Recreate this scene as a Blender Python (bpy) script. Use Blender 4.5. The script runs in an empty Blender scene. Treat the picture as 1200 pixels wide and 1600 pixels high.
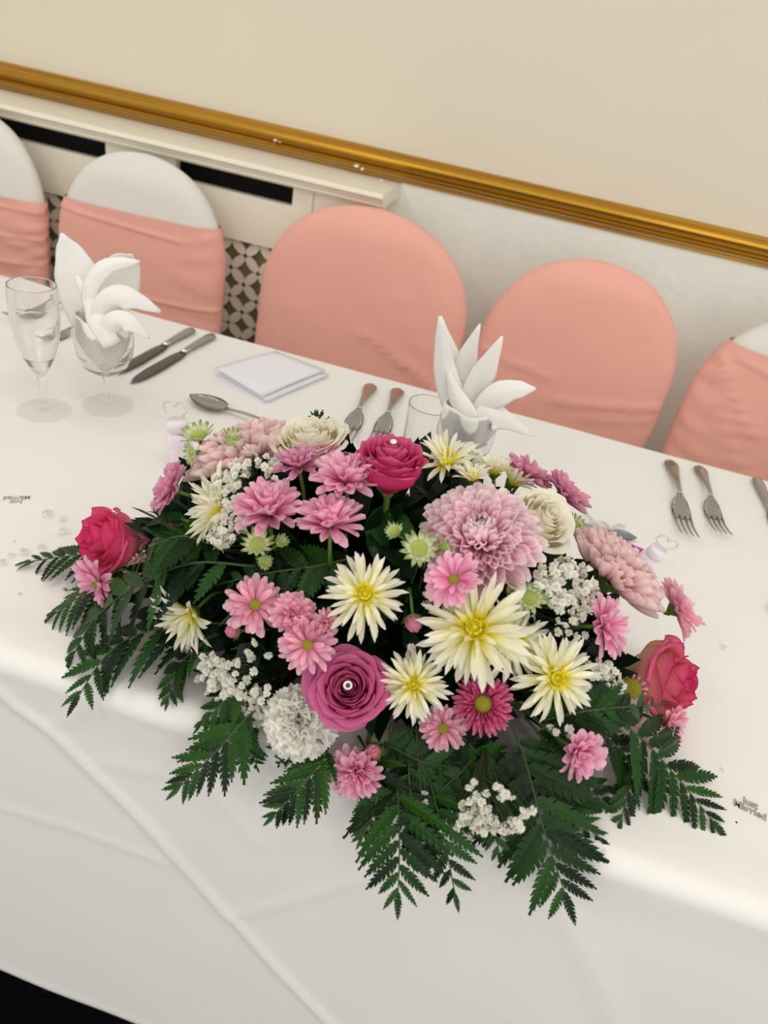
import bpy, bmesh, math, random
from mathutils import Vector, Matrix, noise
PI = math.pi
SC = bpy.context.scene
COL = SC.collection

# ------------------------------------------------------------------ camera, world, lamps, exposure
F_PX = 1156.0
PITCH, ROLL, YAW = math.radians(34.388), math.radians(11.549), math.radians(-8.232)
CAM = Vector((0.0, -1.13725, 1.2738))
c_f = Vector((math.sin(YAW) * math.cos(PITCH), math.cos(YAW) * math.cos(PITCH), -math.sin(PITCH)))
_r0 = Vector((math.cos(YAW), -math.sin(YAW), 0))
_u0 = _r0.cross(c_f)
c_r = _r0 * math.cos(ROLL) + _u0 * math.sin(ROLL)
c_u = -_r0 * math.sin(ROLL) + _u0 * math.cos(ROLL)
cd = bpy.data.cameras.new('camera')
cam = bpy.data.objects.new('camera', cd)
COL.objects.link(cam)
cam.matrix_world = Matrix(((c_r.x, c_u.x, -c_f.x, CAM.x), (c_r.y, c_u.y, -c_f.y, CAM.y), (c_r.z, c_u.z, -c_f.z, CAM.z), (0, 0, 0, 1)))
cd.sensor_fit = 'VERTICAL'
cd.sensor_height = 36
cd.lens = 36 * F_PX / 1600
cd.clip_start = 0.02
cd.dof.use_dof = True
cd.dof.focus_distance = 0.70
cd.dof.aperture_fstop = 6.0
SC.camera = cam

w = bpy.data.worlds.new('room_light')
SC.world = w
w.use_nodes = True
w.node_tree.nodes['Background'].inputs[0].default_value = (1.0, 0.974, 0.93, 1)
w.node_tree.nodes['Background'].inputs[1].default_value = 0.72

def lamp(x, y, z, size, watts, col):
    l = bpy.data.lights.new('ceiling_lamp', 'AREA')
    l.shape = 'DISK'
    l.size = size
    l.energy = watts
    l.color = col
    o = bpy.data.objects.new('ceiling_lamp', l)
    o.location = (x, y, z)
    COL.objects.link(o)
for lx, ly, le in ((-1.6, -0.7, 3.2), (0.1, -0.9, 3.5), (1.5, -0.8, 3.2), (-1.2, -2.3, 7), (0.8, -2.3, 7)):
    lamp(lx, ly, 2.5, 0.45, le, (1.0, 0.90, 0.74) if lx < -1 else (1.0, 0.96, 0.89))
wl = bpy.data.lights.new('front_fill', 'AREA')     # added soft fill from behind the camera, brightens cloth front, chairs and wall
wl.shape, wl.size, wl.size_y, wl.energy, wl.color = 'RECTANGLE', 3.2, 1.5, 17, (1.0, 0.975, 0.935)
wo = bpy.data.objects.new('front_fill', wl)
wo.location = (0.9, -3.3, 1.6)
wo.rotation_euler = (math.radians(90), 0, math.radians(10))
COL.objects.link(wo)
SC.view_settings.view_transform = 'Standard'
SC.view_settings.look = 'None'
SC.view_settings.gamma = 1
SC.view_settings.exposure = 0.0
SC.view_settings.use_curve_mapping = False
SC.cycles.use_denoising = True
SC.cycles.max_bounces = 10
SC.cycles.diffuse_bounces = 4
SC.cycles.glossy_bounces = 4
SC.cycles.transmission_bounces = 10
SC.cycles.transparent_max_bounces = 8

# ------------------------------------------------------------------ helpers: geometry of the view, objects, meshes
TOP = 0.752          # table cloth surface
def ray(px, py):
    d = c_f + c_r * ((px - 600) / F_PX) + c_u * ((800 - py) / F_PX)
    return d.normalized()
def at_z(px, py, z=TOP):
    d = ray(px, py)
    return CAM + d * ((z - CAM.z) / d.z)
def at_y(px, py, y):
    d = ray(px, py)
    return CAM + d * ((y - CAM.y) / d.y)
EC, EA = Vector((-0.075, -0.60, 0.76)), Vector((0.30, 0.15, 0.20))   # the dome the blooms stand on
def at_dome(px, py, k=1.0, lift=0.0):
    d = ray(px, py)
    o = CAM - EC
    a = Vector((o.x / EA.x, o.y / EA.y, o.z / EA.z)) / k
    b = Vector((d.x / EA.x, d.y / EA.y, d.z / EA.z)) / k
    A, B, Cc = b.dot(b), a.dot(b), a.dot(a) - 1
    D = B * B - A * Cc
    t = (-B - math.sqrt(D)) / A if D > 0 else -B / A
    p = CAM + d * (t - lift)
    if p.z < TOP + 0.012:
        p = at_z(px, py, TOP + 0.012)
    return p
def depth(p): return (p - CAM).dot(c_f)
def px2m(px, p): return px * depth(p) / F_PX
def cam_axis(p, a, b, c):
    t = (CAM - p).normalized()
    rr = (c_r - t * c_r.dot(t)).normalized()
    uu = t.cross(rr)
    return (rr * a + uu * b + t * c).normalized()

def empty(name, loc, rot=None):
    o = bpy.data.objects.new(name, None)
    COL.objects.link(o)
    o.empty_display_size = 0.02
    if rot is None:
        o.location = loc
    else:
        o.matrix_world = Matrix.Translation(loc) @ rot.to_4x4()
    return o
def tag(o, label=None, cat=None, group=None, kind=None):
    if label: o['label'] = label
    if cat: o['category'] = cat
    if group: o['group'] = group
    if kind: o['kind'] = kind
    return o
def link(name, me, mat=None, parent=None, mtx=None):
    if mat is not None:
        if not me.materials: me.materials.append(mat)
    o = bpy.data.objects.new(name, me)
    COL.objects.link(o)
    if parent: o.parent = parent
    if mtx is not None: o.matrix_local = mtx
    return o
def mesh(name, vs, fs, uvs=None, smooth=True, mats=None, mi=None):
    me = bpy.data.meshes.new(name)
    me.from_pydata([tuple(v) for v in vs], [], fs)
    if smooth:
        me.polygons.foreach_set('use_smooth', [True] * len(me.polygons))
    if uvs:
        ul = me.uv_layers.new(name='UVMap')
        for lp in me.loops:
            ul.data[lp.index].uv = uvs[lp.vertex_index]
    if mats:
        for m in mats: me.materials.append(m)
    if mi: me.polygons.foreach_set('material_index', mi)
    me.update()
    return me
class MB:
    """collects verts and faces for one mesh"""
    def __init__(s): s.v, s.f, s.uv, s.mi = [], [], [], []
    def add(s, vs, fs, uvs=None, mi=0):
        n = len(s.v)
        s.v += [Vector(v) for v in vs]
        s.f += [tuple(i + n for i in f) for f in fs]
        s.uv += uvs if uvs else [(0.5, 0.5)] * len(vs)
        s.mi += [mi] * len(fs)
        return s
    def box(s, x0, x1, y0, y1, z0, z1, mi=0):
        v = [(x, y, z) for x in (x0, x1) for y in (y0, y1) for z in (z0, z1)]
        return s.add(v, [(0, 1, 3, 2), (4, 6, 7, 5), (0, 4, 5, 1), (2, 3, 7, 6), (0, 2, 6, 4), (1, 5, 7, 3)], mi=mi)
    def tube(s, pts, r, n=6, mi=0, r1=None, cap=True):
        pts = [Vector(p) for p in pts]
        ring = []
        up = Vector((0.13, 0.31, 0.94))
        vs, fs, uv = [], [], []
        for i, p in enumerate(pts):
            t = (pts[min(i + 1, len(pts) - 1)] - pts[max(i - 1, 0)])
            t = t.normalized() if t.length > 1e-9 else Vector((0, 0, 1))
            a = t.cross(up)
            a = a.normalized() if a.length > 1e-4 else t.orthogonal().normalized()
            b = t.cross(a)
            rr = r if r1 is None else r + (r1 - r) * i / max(1, len(pts) - 1)
            for k in range(n):
                an = 2 * PI * k / n
                vs.append(p + (a * math.cos(an) + b * math.sin(an)) * rr)
                uv.append((k / n, i / max(1, len(pts) - 1)))
        for i in range(len(pts) - 1):
            for k in range(n):
                k2 = (k + 1) % n
                fs.append((i * n + k, i * n + k2, (i + 1) * n + k2, (i + 1) * n + k))
        if cap:
            fs.append(tuple(range(n))[::-1])
            fs.append(tuple((len(pts) - 1) * n + k for k in range(n)))
        return s.add(vs, fs, uv, mi)
    def lathe(s, prof, n=24, mi=0, c=(0, 0, 0)):
        vs, fs, uv = [], [], []
        m = len(prof)
        for i, (r, z) in enumerate(prof):
            for k in range(n):
                a = 2 * PI * k / n
                vs.append((c[0] + r * math.cos(a), c[1] + r * math.sin(a), c[2] + z))
                uv.append((k / n, i / (m - 1)))
        for i in range(m - 1):
            for k in range(n):
                k2 = (k + 1) % n
                fs.append((i * n + k, i * n + k2, (i + 1) * n + k2, (i + 1) * n + k))
        return s.add(vs, fs, uv, mi)
    def grid(s, fn, nu, nv, mi=0, closed=False):
        vs = [fn(i / nu, j / nv) for j in range(nv + 1) for i in range(nu + 1)]
        uv = [(i / nu, j / nv) for j in range(nv + 1) for i in range(nu + 1)]
        fs = [(j * (nu + 1) + i, j * (nu + 1) + i + 1, (j + 1) * (nu + 1) + i + 1, (j + 1) * (nu + 1) + i) for j in range(nv) for i in range(nu)]
        return s.add(vs, fs, uv, mi)
    def me(s, name, mats=None, smooth=True):
        return mesh(name, s.v, s.f, s.uv, smooth, mats, s.mi)
    def build(s, name, mat, parent=None, mtx=None, smooth=True):
        return link(name, s.me(name, mat if isinstance(mat, list) else [mat], smooth), None, parent, mtx)
def lerp_prof(pr, t):
    for (a, va), (b, vb) in zip(pr, pr[1:]):
        if t <= b:
            k = (t - a) / (b - a) if b > a else 0
            k = k * k * (3 - 2 * k) * 0.5 + k * 0.5
            return va + (vb - va) * k
    return pr[-1][1]
def sstep(a, b, x):
    t = min(1, max(0, (x - a) / (b - a)))
    return t * t * (3 - 2 * t)
def spline(pts, n):
    pts = [Vector(p) for p in pts]
    if len(pts) == 2: pts = [pts[0], pts[0].lerp(pts[1], .5), pts[1]]
    P = [pts[0] * 2 - pts[1]] + pts + [pts[-1] * 2 - pts[-2]]
    out = []
    m = len(pts) - 1
    for i in range(n + 1):
        u = i / n * m
        k = min(int(u), m - 1)
        t = u - k
        a, b, c, d = P[k], P[k + 1], P[k + 2], P[k + 3]
        out.append(0.5 * ((2 * b) + (c - a) * t + (2 * a - 5 * b + 4 * c - d) * t * t + (3 * b - a - 3 * c + d) * t ** 3))
    return out
def frame_z(ax, hint=None):
    z = Vector(ax).normalized()
    h = Vector(hint) if hint else Vector((0.37, -0.21, 0.9))
    x = h.cross(z)
    x = x.normalized() if x.length > 1e-4 else z.orthogonal().normalized()
    y = z.cross(x)
    return Matrix(((x.x, y.x, z.x), (x.y, y.y, z.y), (x.z, y.z, z.z)))

# ------------------------------------------------------------------ materials
def srgb(r, g, b):
    f = lambda c: ((c / 255 + 0.055) / 1.055) ** 2.4 if c > 10 else c / 255 / 12.92
    return (f(r), f(g), f(b), 1)
def new_mat(name):
    m = bpy.data.materials.new(name)
    m.use_nodes = True
    nt = m.node_tree
    return m, nt, nt.nodes['Principled BSDF'], nt.nodes['Material Output']
def plain(name, col, rough=0.5, metal=0.0, bump=None, var=0.0, spec=0.5, sheen=0.0):
    m, nt, b, o = new_mat(name)
    b.inputs['Base Color'].default_value = col
    b.inputs['Roughness'].default_value = rough
    b.inputs['Metallic'].default_value = metal
    b.inputs['Specular IOR Level'].default_value = spec
    if sheen:
        b.inputs['Sheen Weight'].default_value = sheen
        b.inputs['Sheen Roughness'].default_value = 0.6
    tc = nt.nodes.new('ShaderNodeTexCoord')
    if var:
        nz = nt.nodes.new('ShaderNodeTexNoise')
        nz.inputs['Scale'].default_value = 6
        nz.inputs['Detail'].default_value = 4
        nt.links.new(tc.outputs['Object'], nz.inputs['Vector'])
        mx = nt.nodes.new('ShaderNodeMix')
        mx.data_type = 'RGBA'
        mx.inputs[6].default_value = tuple(c * (1 - var) for c in col[:3]) + (1,)
        mx.inputs[7].default_value = tuple(min(1, c * (1 + var * .6)) for c in col[:3]) + (1,)
        nt.links.new(nz.outputs['Fac'], mx.inputs[0])
        nt.links.new(mx.outputs[2], b.inputs['Base Color'])
    if bump:
        sc, st, ds = bump
        n2 = nt.nodes.new('ShaderNodeTexNoise')
        n2.inputs['Scale'].default_value = sc
        n2.inputs['Detail'].default_value = 3
        nt.links.new(tc.outputs['Object'], n2.inputs['Vector'])
        bp = nt.nodes.new('ShaderNodeBump')
        bp.inputs['Strength'].default_value = st
        bp.inputs['Distance'].default_value = ds
        nt.links.new(n2.outputs['Fac'], bp.inputs['Height'])
        nt.links.new(bp.outputs['Normal'], b.inputs['Normal'])
    return m
def petal_mat(name, stops, trans=0.38, rough=0.6, val=0.10, streak=0.12, axis='v'):
    """petal colour runs from base (v=0) to tip (v=1); each petal a little lighter or darker"""
    m, nt, b, o = new_mat(name)
    N, L = nt.nodes, nt.links
    uv = N.new('ShaderNodeUVMap')
    sp = N.new('ShaderNodeSeparateXYZ')
    L.new(uv.outputs[0], sp.inputs[0])
    rp = N.new('ShaderNodeValToRGB')
    el = rp.color_ramp.elements
    el[0].position, el[0].color = stops[0]
    el[1].position, el[1].color = stops[-1]
    for p, c in stops[1:-1]:
        e = el.new(p)
        e.color = c
    L.new(sp.outputs['Y'], rp.inputs['Fac'])
    oi = N.new('ShaderNodeObjectInfo')
    wv = N.new('ShaderNodeTexNoise')
    mp = N.new('ShaderNodeMapping')
    mp.inputs['Scale'].default_value = (14, 1.3, 1)
    L.new(uv.outputs[0], mp.inputs['Vector'])
    L.new(mp.outputs[0], wv.inputs['Vector'])
    wv.inputs['Scale'].default_value = 1.0
    m1 = N.new('ShaderNodeMath'); m1.operation = 'MULTIPLY_ADD'
    m1.inputs[1].default_value = val * 2; m1.inputs[2].default_value = 1 - val
    L.new(oi.outputs['Random'], m1.inputs[0])
    m2 = N.new('ShaderNodeMath'); m2.operation = 'MULTIPLY_ADD'
    m2.inputs[1].default_value = streak * 2; m2.inputs[2].default_value = 1 - streak
    L.new(wv.outputs['Fac'], m2.inputs[0])
    m3 = N.new('ShaderNodeMath'); m3.operation = 'MULTIPLY'
    L.new(m1.outputs[0], m3.inputs[0]); L.new(m2.outputs[0], m3.inputs[1])
    hs = N.new('ShaderNodeHueSaturation')
    L.new(rp.outputs['Color'], hs.inputs['Color'])
    L.new(m3.outputs[0], hs.inputs['Value'])
    L.new(hs.outputs[0], b.inputs['Base Color'])
    b.inputs['Roughness'].default_value = rough
    b.inputs['Specular IOR Level'].default_value = 0.3
    tr = N.new('ShaderNodeBsdfTranslucent')
    L.new(hs.outputs[0], tr.inputs['Color'])
    mx = N.new('ShaderNodeMixShader')
    mx.inputs[0].default_value = trans
    L.new(b.outputs[0], mx.inputs[1]); L.new(tr.outputs[0], mx.inputs[2])
    L.new(mx.outputs[0], o.inputs['Surface'])
    return m
def glass_mat(name, col=(1, 1, 1, 1), rough=0.0, ior=1.45, thin=0.5):
    m, nt, b, o = new_mat(name)
    b.inputs['Base Color'].default_value = col
    b.inputs['Transmission Weight'].default_value = 1
    b.inputs['Roughness'].default_value = rough
    b.inputs['IOR'].default_value = ior
    tp = nt.nodes.new('ShaderNodeBsdfTransparent')
    tp.inputs[0].default_value = (0.98, 0.985, 0.98, 1)
    mx = nt.nodes.new('ShaderNodeMixShader')
    mx.inputs[0].default_value = thin
    nt.links.new(b.outputs[0], mx.inputs[1]); nt.links.new(tp.outputs[0], mx.inputs[2])
    nt.links.new(mx.outputs[0], o.inputs['Surface'])
    return m
M = {}
M['wall'] = plain('painted_wall', srgb(229, 221, 201), 0.55, var=0.03, bump=(40, 0.05, 0.002))
M['linen'] = plain('white_linen', srgb(241, 239, 235), 0.85, bump=(900, 0.10, 0.0006), sheen=0.1, spec=0.2)
M['napkin'] = plain('napkin_linen', srgb(245, 243, 238), 0.85, bump=(700, 0.1, 0.0006), spec=0.2)
M['paper'] = plain('white_paper', srgb(238, 238, 246), 0.7)
M['chair_white'] = plain('white_cover_fabric', srgb(234, 231, 224), 0.8, sheen=0.2, spec=0.2, bump=(500, .08, .0006))
M['chair_pink'] = plain('salmon_sash_fabric', srgb(242, 180, 164), 0.8, sheen=0.15, spec=0.2, var=0.05, bump=(500, .08, .0006))
M['steel'] = plain('polished_steel', (0.42, 0.41, 0.39, 1), 0.16, 1.0)
M['dark_reflection_steel'] = plain('knife_dark_reflection', (0.13, 0.13, 0.13, 1), 0.18, 1.0)  # dark reflection on the blades is put into the base colour
M['silver'] = plain('confetti_silver', (0.56, 0.54, 0.53, 1), 0.45, 0.9)
M['bright_metal'] = plain('bright_pin_metal', (.95, .94, .93, 1), .25, .6)
M['glass'] = glass_mat('clear_glass', thin=0.06)
M['glass_foot'] = glass_mat('clear_glass_foot', thin=0.7)
M['crystal'] = glass_mat('crystal', (1, 1, 1, 1), 0.0, 1.55, 0.35)
M['cream_paint'] = plain('cream_gloss_paint', srgb(250, 245, 228), 0.35, var=0.03)
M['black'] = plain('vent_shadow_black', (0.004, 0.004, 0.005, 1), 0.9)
M['wood'] = plain('plywood', srgb(150, 118, 80), 0.6, var=0.1)
M['grey_metal'] = plain('grey_steel_leg', (0.2, 0.2, 0.2, 1), 0.4, 1.0)
M['foam'] = plain('wet_floral_foam', srgb(24, 48, 26), 0.9, bump=(200, .4, .002))
M['tray'] = plain('green_plastic_tray', srgb(20, 44, 24), 0.4)
M['stem'] = plain('green_stem', srgb(82, 118, 40), 0.5, var=.1)
M['calyx'] = plain('calyx_green', srgb(96, 120, 42), 0.55, var=.12)
M['twig'] = plain('dark_green_twig', srgb(58, 78, 36), 0.6)
M['magenta'] = plain('magenta_card', srgb(196, 30, 172), 0.5)
M['blue_reflection_steel'] = plain('spoon_blue_reflection', (0.32, 0.36, 0.42, 1), 0.22, 1.0)  # bluish reflection of the spoon bowl is tinted into the steel
M['vial'] = plain('translucent_pink_plastic', srgb(246, 234, 242), 0.3)
def leaf_mat(name, c0, c1, gloss=0.35):
    m, nt, b, o = new_mat(name)
    N, L = nt.nodes, nt.links
    uv = N.new('ShaderNodeUVMap'); sp = N.new('ShaderNodeSeparateXYZ')
    L.new(uv.outputs[0], sp.inputs[0])
    oi = N.new('ShaderNodeObjectInfo')
    rp = N.new('ShaderNodeValToRGB')
    rp.color_ramp.elements[0].color = c0; rp.color_ramp.elements[1].color = c1
    nz = N.new('ShaderNodeTexNoise'); nz.inputs['Scale'].default_value = 5
    L.new(uv.outputs[0], nz.inputs['Vector'])
    ad = N.new('ShaderNodeMath'); ad.operation = 'ADD'
    ml = N.new('ShaderNodeMath'); ml.operation = 'MULTIPLY_ADD'; ml.inputs[1].default_value = 1.15; ml.inputs[2].default_value = -.42
    L.new(oi.outputs['Random'], ml.inputs[0])
    m5 = N.new('ShaderNodeMath'); m5.operation = 'MULTIPLY'; m5.inputs[1].default_value = .5
    L.new(nz.outputs['Fac'], m5.inputs[0])
    L.new(ml.outputs[0], ad.inputs[0]); L.new(m5.outputs[0], ad.inputs[1])
    L.new(ad.outputs[0], rp.inputs['Fac'])
    L.new(rp.outputs[0], b.inputs['Base Color'])
    b.inputs['Roughness'].default_value = gloss
    b.inputs['Specular IOR Level'].default_value = 0.22
    tr = N.new('ShaderNodeBsdfTranslucent'); L.new(rp.outputs[0], tr.inputs['Color'])
    mx = N.new('ShaderNodeMixShader'); mx.inputs[0].default_value = .12
    L.new(b.outputs[0], mx.inputs[1]); L.new(tr.outputs[0], mx.inputs[2]); L.new(mx.outputs[0], o.inputs['Surface'])
    return m
M['fern'] = leaf_mat('fern_green', srgb(6, 34, 8), srgb(38, 84, 18), 0.36)
M['leaf'] = leaf_mat('broad_leaf_green', srgb(10, 40, 14), srgb(30, 74, 28), 0.4)
M['dark_leaf'] = leaf_mat('deep_leaf_green', srgb(4, 20, 8), srgb(12, 40, 16), 0.5)
# petals
M['p_pink'] = petal_mat('pink_petal', [(0, srgb(236, 144, 186)), (.5, srgb(248, 178, 210)), (1, srgb(254, 212, 230))])
M['p_soft'] = petal_mat('soft_pink_petal', [(0, srgb(230, 138, 168)), (.45, srgb(248, 182, 204)), (1, srgb(254, 212, 226))])
M['p_mauve'] = petal_mat('dusky_pink_petal', [(0, srgb(208, 122, 162)), (.5, srgb(226, 150, 184)), (1, srgb(238, 182, 206))])
M['p_deep'] = petal_mat('deep_pink_petal', [(0, srgb(176, 44, 96)), (.5, srgb(224, 96, 148)), (1, srgb(240, 144, 184))])
M['p_big'] = petal_mat('blush_petal', [(0, srgb(243, 172, 196)), (.45, srgb(249, 202, 219)), (.8, srgb(252, 226, 234)), (1, srgb(254, 242, 244))])
M['p_pale'] = petal_mat('pale_blush_petal', [(0, srgb(228, 176, 178)), (.5, srgb(244, 210, 212)), (1, srgb(252, 232, 230))], streak=.16)
M['p_white'] = petal_mat('ivory_petal', [(0, srgb(250, 236, 30)), (.24, srgb(251, 243, 100)), (.46, srgb(253, 250, 214)), (1, srgb(254, 253, 244))])
M['p_yellow'] = petal_mat('lemon_petal', [(0, srgb(250, 236, 20)), (.5, srgb(252, 243, 60)), (1, srgb(253, 248, 120))])
M['p_rose_hot'] = petal_mat('hot_pink_rose_petal', [(0, srgb(216, 28, 96)), (.5, srgb(224, 52, 118)), (.82, srgb(226, 84, 142)), (1, srgb(234, 122, 168))], rough=.5, val=.06)
M['p_rose_mauve'] = petal_mat('mauve_rose_petal', [(0, srgb(190, 40, 98)), (.6, srgb(212, 84, 144)), (1, srgb(228, 124, 174))], rough=.5, val=.06)
M['p_rose_coral'] = petal_mat('coral_pink_rose_petal', [(0, srgb(214, 204, 130)), (.42, srgb(240, 200, 168)), (.66, srgb(242, 148, 158)), (.9, srgb(238, 106, 150)), (1, srgb(200, 40, 98))], rough=.5, val=.06)
M['p_rose_left'] = petal_mat('bright_pink_rose_petal', [(0, srgb(240, 224, 170)), (.4, srgb(246, 170, 160)), (.62, srgb(246, 110, 156)), (.9, srgb(242, 92, 148)), (1, srgb(226, 56, 116))], rough=.5, val=.06)
M['p_rose_cream'] = petal_mat('cream_rose_petal', [(0, srgb(232, 228, 180)), (.5, srgb(250, 243, 218)), (1, srgb(253, 249, 236))], rough=.5, val=.04, trans=.3)
M['p_carn'] = petal_mat('white_carnation_petal', [(0, srgb(240, 236, 200)), (.6, srgb(252, 250, 238)), (1, srgb(254, 253, 248))], trans=.3, val=.05)
M['bract'] = petal_mat('green_white_bract', [(0, srgb(226, 232, 190)), (.55, srgb(232, 238, 206)), (.82, srgb(170, 196, 110)), (1, srgb(70, 104, 40))], val=.05)
M['gyp'] = petal_mat('gypsophila_petal', [(0, srgb(244, 244, 222)), (1, srgb(254, 253, 248))], trans=.35, val=.04)
M['bud'] = petal_mat('bud_petal', [(0, srgb(160, 120, 90)), (.4, srgb(206, 116, 136)), (1, srgb(232, 160, 178))])
M['disc_green'] = plain('green_yellow_disc', srgb(158, 154, 40), 0.7, var=.2)
M['disc_yellow'] = plain('yellow_disc', srgb(246, 232, 40), 0.7, var=.06)
M['disc_lime'] = plain('lime_dome', srgb(200, 212, 122), 0.7, var=.15)
M['disc_ring'] = plain('brown_pink_ring', srgb(168, 90, 80), 0.7, var=.2)
# gold rail with chips is plain metal
def gold():
    m, nt, b, o = new_mat('aged_gold_leaf')
    N, L = nt.nodes, nt.links
    tc = N.new('ShaderNodeTexCoord'); mp = N.new('ShaderNodeMapping'); mp.inputs['Scale'].default_value = (1.2, 30, 60)
    nz = N.new('ShaderNodeTexNoise'); nz.inputs['Scale'].default_value = 3; nz.inputs['Detail'].default_value = 5
    L.new(tc.outputs['Object'], mp.inputs[0]); L.new(mp.outputs[0], nz.inputs['Vector'])
    rp = N.new('ShaderNodeValToRGB')
    rp.color_ramp.elements[0].color = srgb(158, 108, 22); rp.color_ramp.elements[1].color = srgb(216, 168, 62)
    L.new(nz.outputs['Fac'], rp.inputs[0]); L.new(rp.outputs[0], b.inputs['Base Color'])
    b.inputs['Metallic'].default_value = 0.85; b.inputs['Roughness'].default_value = 0.3
    return m
M['gold'] = gold()
def carpet():
    m, nt, b, o = new_mat('dark_patterned_carpet')
    N, L = nt.nodes, nt.links
    tc = N.new('ShaderNodeTexCoord')
    vo = N.new('ShaderNodeTexVoronoi'); vo.inputs['Scale'].default_value = 22
    L.new(tc.outputs['Object'], vo.inputs['Vector'])
    rp = N.new('ShaderNodeValToRGB')
    rp.color_ramp.elements[0].color = (1, 1, 1, 1); rp.color_ramp.elements[0].position = .12
    rp.color_ramp.elements[1].color = (0, 0, 0, 1); rp.color_ramp.elements[1].position = .22
    L.new(vo.outputs['Distance'], rp.inputs[0])
    r2 = N.new('ShaderNodeValToRGB')
    e = r2.color_ramp.elements
    e[0].color = (0.05, 0.004, 0.006, 1); e[1].color = (0.012, 0.02, 0.06, 1); r2.color_ramp.interpolation = 'CONSTANT'; e[1].position = .5
    sp = N.new('ShaderNodeSeparateColor'); L.new(vo.outputs['Color'], sp.inputs[0]); L.new(sp.outputs[0], r2.inputs[0])
    mx = N.new('ShaderNodeMix'); mx.data_type = 'RGBA'
    mx.inputs[6].default_value = (0.004, 0.004, 0.006, 1)
    L.new(rp.outputs[0], mx.inputs[0]); L.new(r2.outputs[0], mx.inputs[7]); L.new(mx.outputs[2], b.inputs['Base Color'])
    b.inputs['Roughness'].default_value = 1; b.inputs['Specular IOR Level'].default_value = 0.05
    return m
M['carpet'] = carpet()
def wallpaper():
    """embossed white paper: small stacks of bars and rings in relief"""
    m, nt, b, o = new_mat('embossed_wallpaper')
    N, L = nt.nodes, nt.links
    b.inputs['Base Color'].default_value = srgb(246, 251, 242); b.inputs['Roughness'].default_value = 0.6
    tc = N.new('ShaderNodeTexCoord'); sp = N.new('ShaderNodeSeparateXYZ'); L.new(tc.outputs['Object'], sp.inputs[0])
    def mth(op, a, bb=None):
        n = N.new('ShaderNodeMath'); n.operation = op
        for i, q in enumerate((a, bb)):
            if q is None: continue
            if isinstance(q, (int, float)): n.inputs[i].default_value = q
            else: L.new(q, n.inputs[i])
        return n.outputs[0]
    X, Z = sp.outputs['X'], sp.outputs['Z']
    fx = mth('FRACT', mth('MULTIPLY', X, 1 / 0.16)); fz = mth('FRACT', mth('MULTIPLY', Z, 1 / 0.20))
    inb = mth('MULTIPLY', mth('LESS_THAN', mth('ABSOLUTE', mth('SUBTRACT', fx, 0.25)), 0.16), mth('LESS_THAN', mth('ABSOLUTE', mth('SUBTRACT', fz, 0.5)), 0.36))
    bars = mth('MULTIPLY', mth('GREATER_THAN', mth('SINE', mth('MULTIPLY', Z, 2 * PI / 0.014)), 0.2), inb)
    dx = mth('MULTIPLY', mth('SUBTRACT', fx, 0.75), 0.16); dz = mth('MULTIPLY', mth('SUBTRACT', fz, 0.5), 0.20)
    d = mth('SQRT', mth('ADD', mth('MULTIPLY', dx, dx), mth('MULTIPLY', dz, dz)))
    ring = mth('LESS_THAN', mth('ABSOLUTE', mth('SUBTRACT', d, 0.034)), 0.003)
    ring2 = mth('LESS_THAN', d, 0.012)
    nz = N.new('ShaderNodeTexNoise'); nz.inputs['Scale'].default_value = 60; L.new(tc.outputs['Object'], nz.inputs['Vector'])
    h = mth('ADD', mth('ADD', mth('ADD', bars, ring), ring2), mth('MULTIPLY', nz.outputs['Fac'], 0.3))
    bp = N.new('ShaderNodeBump'); bp.inputs['Strength'].default_value = 1.0; bp.inputs['Distance'].default_value = 0.004
    L.new(h, bp.inputs['Height']); L.new(bp.outputs[0], b.inputs['Normal'])
    return m
M['wallpaper'] = wallpaper()

# ------------------------------------------------------------------ the setting
WY = 0.55
fl = MB().box(-3.2, 2.6, -3.2, WY + .1, -0.05, 0).build('floor', M['carpet'], smooth=False); tag(fl, kind='structure')
wb = MB().box(-3.2, 2.6, WY, WY + .1, 0, 2.8).build('wall_back', M['wall'], smooth=False); tag(wb, kind='structure')
wp = MB().box(-3.2, 2.6, WY - .003, WY, 0.1, 0.962).build('wallpaper', M['wallpaper'], wb, smooth=False)
bb = MB().box(-3.2, 2.6, WY - .02, WY, 0, 0.12).build('baseboard_back', M['cream_paint'], smooth=False); tag(bb, kind='structure')
prof = [(0, .957), (-.006, .957), (-.010, .960), (-.010, .964), (-.001, .9655), (-.001, .9695), (-.014, .971), (-.017, .975), (-.014, .979), (-.002, .9805), (-.002, .9848), (-.018, .986), (-.025, .990), (-.028, .996), (-.026, 1.002), (-.019, 1.006), (-.010, 1.008), (-.010, 1.011), (-.006, 1.013), (0, 1.013)]
DZ = -0.004
def sweep(name, prof, x0, x1, y, dz, mat, parent=None, n=1, smooth=True):
    mb = MB()
    k = len(prof)
    vs = []
    for i in range(n + 1):
        x = x0 + (x1 - x0) * i / n
        vs += [(x, y + a, z + dz) for a, z in prof]
    fs = [(i * k + j, i * k + j + 1, (i + 1) * k + j + 1, (i + 1) * k + j) for i in range(n) for j in range(k - 1)]
    fs += [tuple(range(k))[::-1], tuple(n * k + j for j in range(k))]
    mb.add(vs, fs)
    return mb.build(name, mat, parent, smooth=smooth)
rail = sweep('trim_1', prof, -3.2, 2.6, WY, DZ, M['gold'], n=40)
tag(rail, kind='structure')
m = rail.modifiers.new('edges', 'EDGE_SPLIT'); m.split_angle = math.radians(40)
random.seed(3)
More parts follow.
